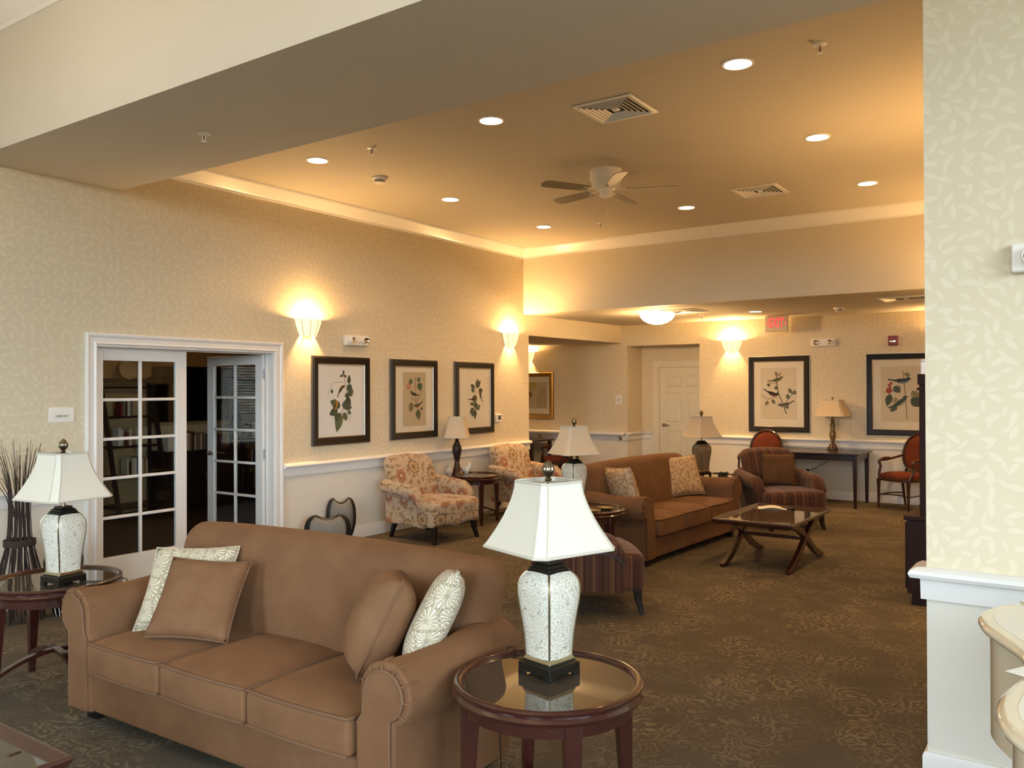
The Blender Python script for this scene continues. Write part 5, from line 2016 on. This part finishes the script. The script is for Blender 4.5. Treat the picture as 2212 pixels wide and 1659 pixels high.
def make_bird(label, loc, rz):
    t = thing('bird_figurine', label, 'figurine', loc, rz, 'white ceramic bird figurines')
    b = MB()
    sec = []
    for x, z, r in ((-.085, .075, .004), (-.07, .068, .014), (-.045, .052, .034), (-.01, .045, .044), (.02, .052, .041), (.035, .075, .027), (.04, .095, .022), (.045, .110, .023), (.05, .124, .017), (.052, .133, .004)):
        n = Vector((0, 0, 0))
        ring = []
        up_ = x > .03
        for i in range(14):
            a = 2 * pi * i / 14
            if x < .0:
                ring.append((x, r * cos(a), z + r * sin(a)))
            elif not up_:
                ring.append((x + .35 * r * sin(a) * -1, r * cos(a), z + r * .94 * sin(a)))
            else:
                ring.append((x - r * sin(a), r * cos(a), z + r * .25 * sin(a)))
        sec.append(ring)
    b.loft(sec)
    b.build('body', MAT['ceramic'], t, smooth=80)
    MB().tube([(.068, 0, .116), (.086, 0, .112)], [.006, .001], 6).build('beak', MAT['text'], t)
    MB().lathe([(0, 0), (.026, 0), (.030, .006), (.022, .012), (0, .012)], 16).build('foot', MAT['ceramic'], t)
    for sy in (-1, 1):
        MB().lathe([(0, -.003), (.003, 0), (0, .003)], 8, (.056, sy * .019, .116)).build('eye', MAT['black'], t)
    return t


make_bird('white ceramic bird to one side of the carved lamp, facing the room', (.155, 8.225, LT), R(-40))
make_bird('white ceramic bird looking along the wall beyond the carved lamp', (.17, 8.55, LT), R(30))


def make_dish(label, loc, r):
    t = thing('silver_dish', label, 'dish', loc, 0, 'silver dishes on the end table')
    MB().lathe([(0, 0), (r * .5, 0), (r * .6, .006), (r * .95, .016), (r, .020), (r * .93, .021), (r * .55, .010), (0, .008)], 32).build('bowl', MAT['silver'], t, smooth=60)
    MB().tube([((r * .97) * cos(2 * pi * i / 32), (r * .97) * sin(2 * pi * i / 32), .021) for i in range(32)], .003, 6, closed=True).build('beaded_rim', MAT['brass'], t)
    return t


make_dish('small silver dish nearest the table rim beside the caramel sofa', (3.22, 6.44, LT), .062)
make_dish('silver dish between the other dishes beside the caramel sofa arm', (3.22, 6.66, LT), .075)
make_dish('silver dish next to the grey shaded lamp on the end table', (3.02, 6.50, LT), .058)

# eyeglass case / remote on the far end table
t = thing('spectacles', 'pair of folded black spectacles on the table by the striped armchair', 'spectacles', (3.07, 10.03, LT), R(25))
for sx in (-1, 1):
    MB().tube([(sx * .032 + .026 * cos(2 * pi * i / 16), 0, .024 + .021 * sin(2 * pi * i / 16)) for i in range(16)], .004, 6, closed=True).build('rim', MAT['black'], t)
    MB().tube([(sx * .058, 0, .035), (sx * .055, .04, .03), (sx * .03, .10, .006)], .004, 6).build('temple', MAT['black'], t)
MB().rbox(-.07, .05, .03, .075, .0, .035, .012, 3).build('case', MAT['black'], t)

# magazine, glasses and pen on the coffee table
t = thing('magazine', 'white folded magazine lying on the tray coffee table', 'magazine', (4.12, 8.58, .438), R(20))
def mg(u, v):
    return Vector((-.14 + .28 * u, -.10 + .20 * v, .004 + .016 * math.sin(pi * u) ** 2))
MB().grid(mg, 10, 2).grid(lambda u, v: mg(u, v) * Vector((1, 1, 0)).length * 0 + Vector((-.14 + .28 * u, -.10 + .20 * v, .001)), 10, 2).build('pages', MAT['paper'], t)
t = thing('remote_control', 'black remote control beside the magazine on the coffee table', 'remote control', (4.27, 8.62, .438), R(55))
MB().rbox(-.022, .022, -.085, .085, .0, .018, .006, 3).build('case', MAT['black'], t)
for k in range(5):
    for sx in (-1, 0, 1):
        MB().lathe([(.004, .018), (.004, .0195), (0, .0195)], 8, (sx * .011, -.06 + .022 * k, 0)).build('button', MAT['text'], t)

# ================================================================== LIBRARY
def ladder_shelf(label, loc, rz, w, h):
    t = thing('ladder_shelf', label, 'bookshelf', loc, rz, 'library ladder shelves')
    for sx in (-1, 1):
        MB().bar((sx * w / 2, -.36, 0), (sx * w / 2, .12, h), .035, .07, (0, 1, 0)).build('side_rail', MAT['libwood'], t)
        MB().bar((sx * w / 2, .13, 0), (sx * w / 2, .13, h), .035, .04, (0, 1, 0)).build('back_post', MAT['libwood'], t)
    for k in range(5):
        z = .12 + k * (h - .2) / 4.2
        d = .36 - .48 * z / h
        MB().box(-w / 2, w / 2, -d, .13, z, z + .025).build('shelf', MAT['libwood'], t)
    MB().box(-w / 2, w / 2, .06, .14, h - .08, h - .02).build('top_rail', MAT['libwood'], t)
    return t


ladder_shelf('dark ladder bookshelf seen through the closed french door', (-3.86, 6.35, 0), R(-90) + pi, .72, 1.86)
ladder_shelf('dark ladder bookshelf seen through the open french door', (-3.86, 8.42, 0), R(-90) + pi, .72, 1.86)


def book_row(x, y0, z, n, depth, group, lab, cols, hmin=.19, hmax=.27):
    y = y0
    for k in range(n):
        w = random.uniform(.022, .045)
        h = random.uniform(hmin, hmax)
        c = random.choice(cols)
        m = BOOK[c]
        t = MB().box(x - depth, x, y, y + w - .002, z, z + h).build('book', m, None, bevel=.002)
        tag(t, c + ' ' + lab, 'book', group)
        y += w
    return y


BOOK = {c: plain('book_cloth_' + c, srgb('#' + h), .6) for c, h in dict(cream='c9bda4', red='7c2a22', tan='8a6a44', grey='76726a', blue='2e3a4c', brown='4a3022', white='d8d2c4').items()}
CC = list(BOOK)
# low cabinet with books under the screen
t = thing('low_cabinet', 'low dark cabinet under the library screen', 'cabinet', (-3.80, 7.55, 0), R(90))
MB().box(-.80, .36, -.27, .26, .0, .80).build('body', MAT['libwood'], t, bevel=.004)
MB().box(-.82, .38, -.29, .26, .80, .83).build('worktop', MAT['libwood'], t, bevel=.004)
for k in range(2):
    x0 = -.78 + k * .57
    d = MB().box(x0, x0 + .54, -.288, -.27, .06, .77).build('door', MAT['libwood'], t, bevel=.004)
    xs_ = x0 + (.50 if k % 2 == 0 else .04)
    MB().tube([(xs_, -.29, .42), (xs_, -.312, .44), (xs_, -.312, .50), (xs_, -.29, .52)], .005, 6).build('handle', MAT['steel'], d)
book_row(-3.62, 6.76, .83, 17, .16, 'books on the low library cabinet', 'book standing in the row on the low library cabinet', ['cream', 'white', 'tan', 'cream', 'brown', 'grey'], .2, .27)
book_row(-3.62, 7.42, .83, 8, .16, 'dark and red books on the low library cabinet', 'cover book beside the pale row on the low library cabinet', ['red', 'red', 'blue', 'brown'], .17, .26)
for sh, z in ((0, .475), (0, .867), (0, 1.26), (1, .12 + .025), (1, .545), (1, .94), (1, 1.33)):
    zz = [.12, .515, .910, 1.305, 1.70]
    zi = min(zz, key=lambda q: abs(q - z)) + .025
    yb = (6.35, 8.42)[sh]
    lab = ('book on the ladder shelf behind the closed french door', 'book on the ladder shelf behind the open french door')[sh]
    book_row(-3.80, yb - random.uniform(.05, .30), zi, random.randint(5, 9), .15, ('books on the first ladder shelf', 'books on the second ladder shelf')[sh], lab, CC, .17, .25)

t = thing('television', 'large black television on the library wall', 'television', (-4.06, 7.50, 1.62), R(90))
MB().rbox(-.70, .70, -.04, .03, -.40, .40, .008, 2).build('bezel', MAT['black'], t)
MB().box(-.68, .68, -.0415, -.039, -.38, .38).build('screen', MAT['screen'], t)
t = thing('decor_plate', 'patterned plate standing on top of the ladder shelf', 'plate', (-3.93, 6.35, 1.82), R(90))
MB().lathe([(0, 0), (.08, .004), (.13, .02), (.128, .026), (.07, .010), (0, .008)], 32).xf(Matrix.Translation((0, 0, .13)) @ Matrix.Rotation(R(78), 4, 'X')).build('dish', MAT['oldpaper'], t, smooth=60)
t = thing('white_board', 'pale panel standing behind the books under the screen', 'panel', (-4.05, 7.15, .83), R(90))
MB().box(-.62, .70, -.02, .03, 0, .34).build('sheet', MAT['oldpaper'], t)

# library window with blinds (its reflection shows in the open leaf)
wf = struct('window_6', MB().box(-4.16, -4.10, 2.0, 2.05, .8, 2.2).box(-4.16, -4.10, 3.15, 3.2, .8, 2.2).box(-4.16, -4.10, 2.0, 3.2, .8, .85).box(-4.16, -4.10, 2.0, 3.2, 2.15, 2.2), MAT['trim'], 'library window with white blinds')
MB().box(-4.22, -4.215, 2.0, 3.2, .8, 2.2).build('pane', MAT['pane'], wf)
for k in range(30):
    z = .87 + k * .044
    MB().bar((-4.13, 2.06, z), (-4.13, 3.14, z), .050, .002, (1, 0, .45)).build('slat', MAT['white'], wf)
ld = light('window_portal', 'AREA', (-4.28, 2.6, 1.5), 1, (1, 1, 1), None, shape='RECTANGLE', size=1.2, size_y=1.4)
ld.data.cycles.is_portal = True
ld.rotation_euler = Vector((1, 0, 0)).to_track_quat('-Z', 'Z').to_euler()
# library ceiling lamp
t = thing('ceiling_globe', 'library ceiling light hidden above the french doors', 'ceiling light', (-2.0, 6.2, 2.7))
MB().lathe([(.09, 0), (.10, -.02), (.13, -.04), (.12, -.10), (.06, -.14), (0, -.15)], 24).build('glass', MAT['dome_glow'], t, smooth=60)
light('library_lamp', 'POINT', (0, 0, -.22), 9, WARM2, t, shadow_soft_size=.1)
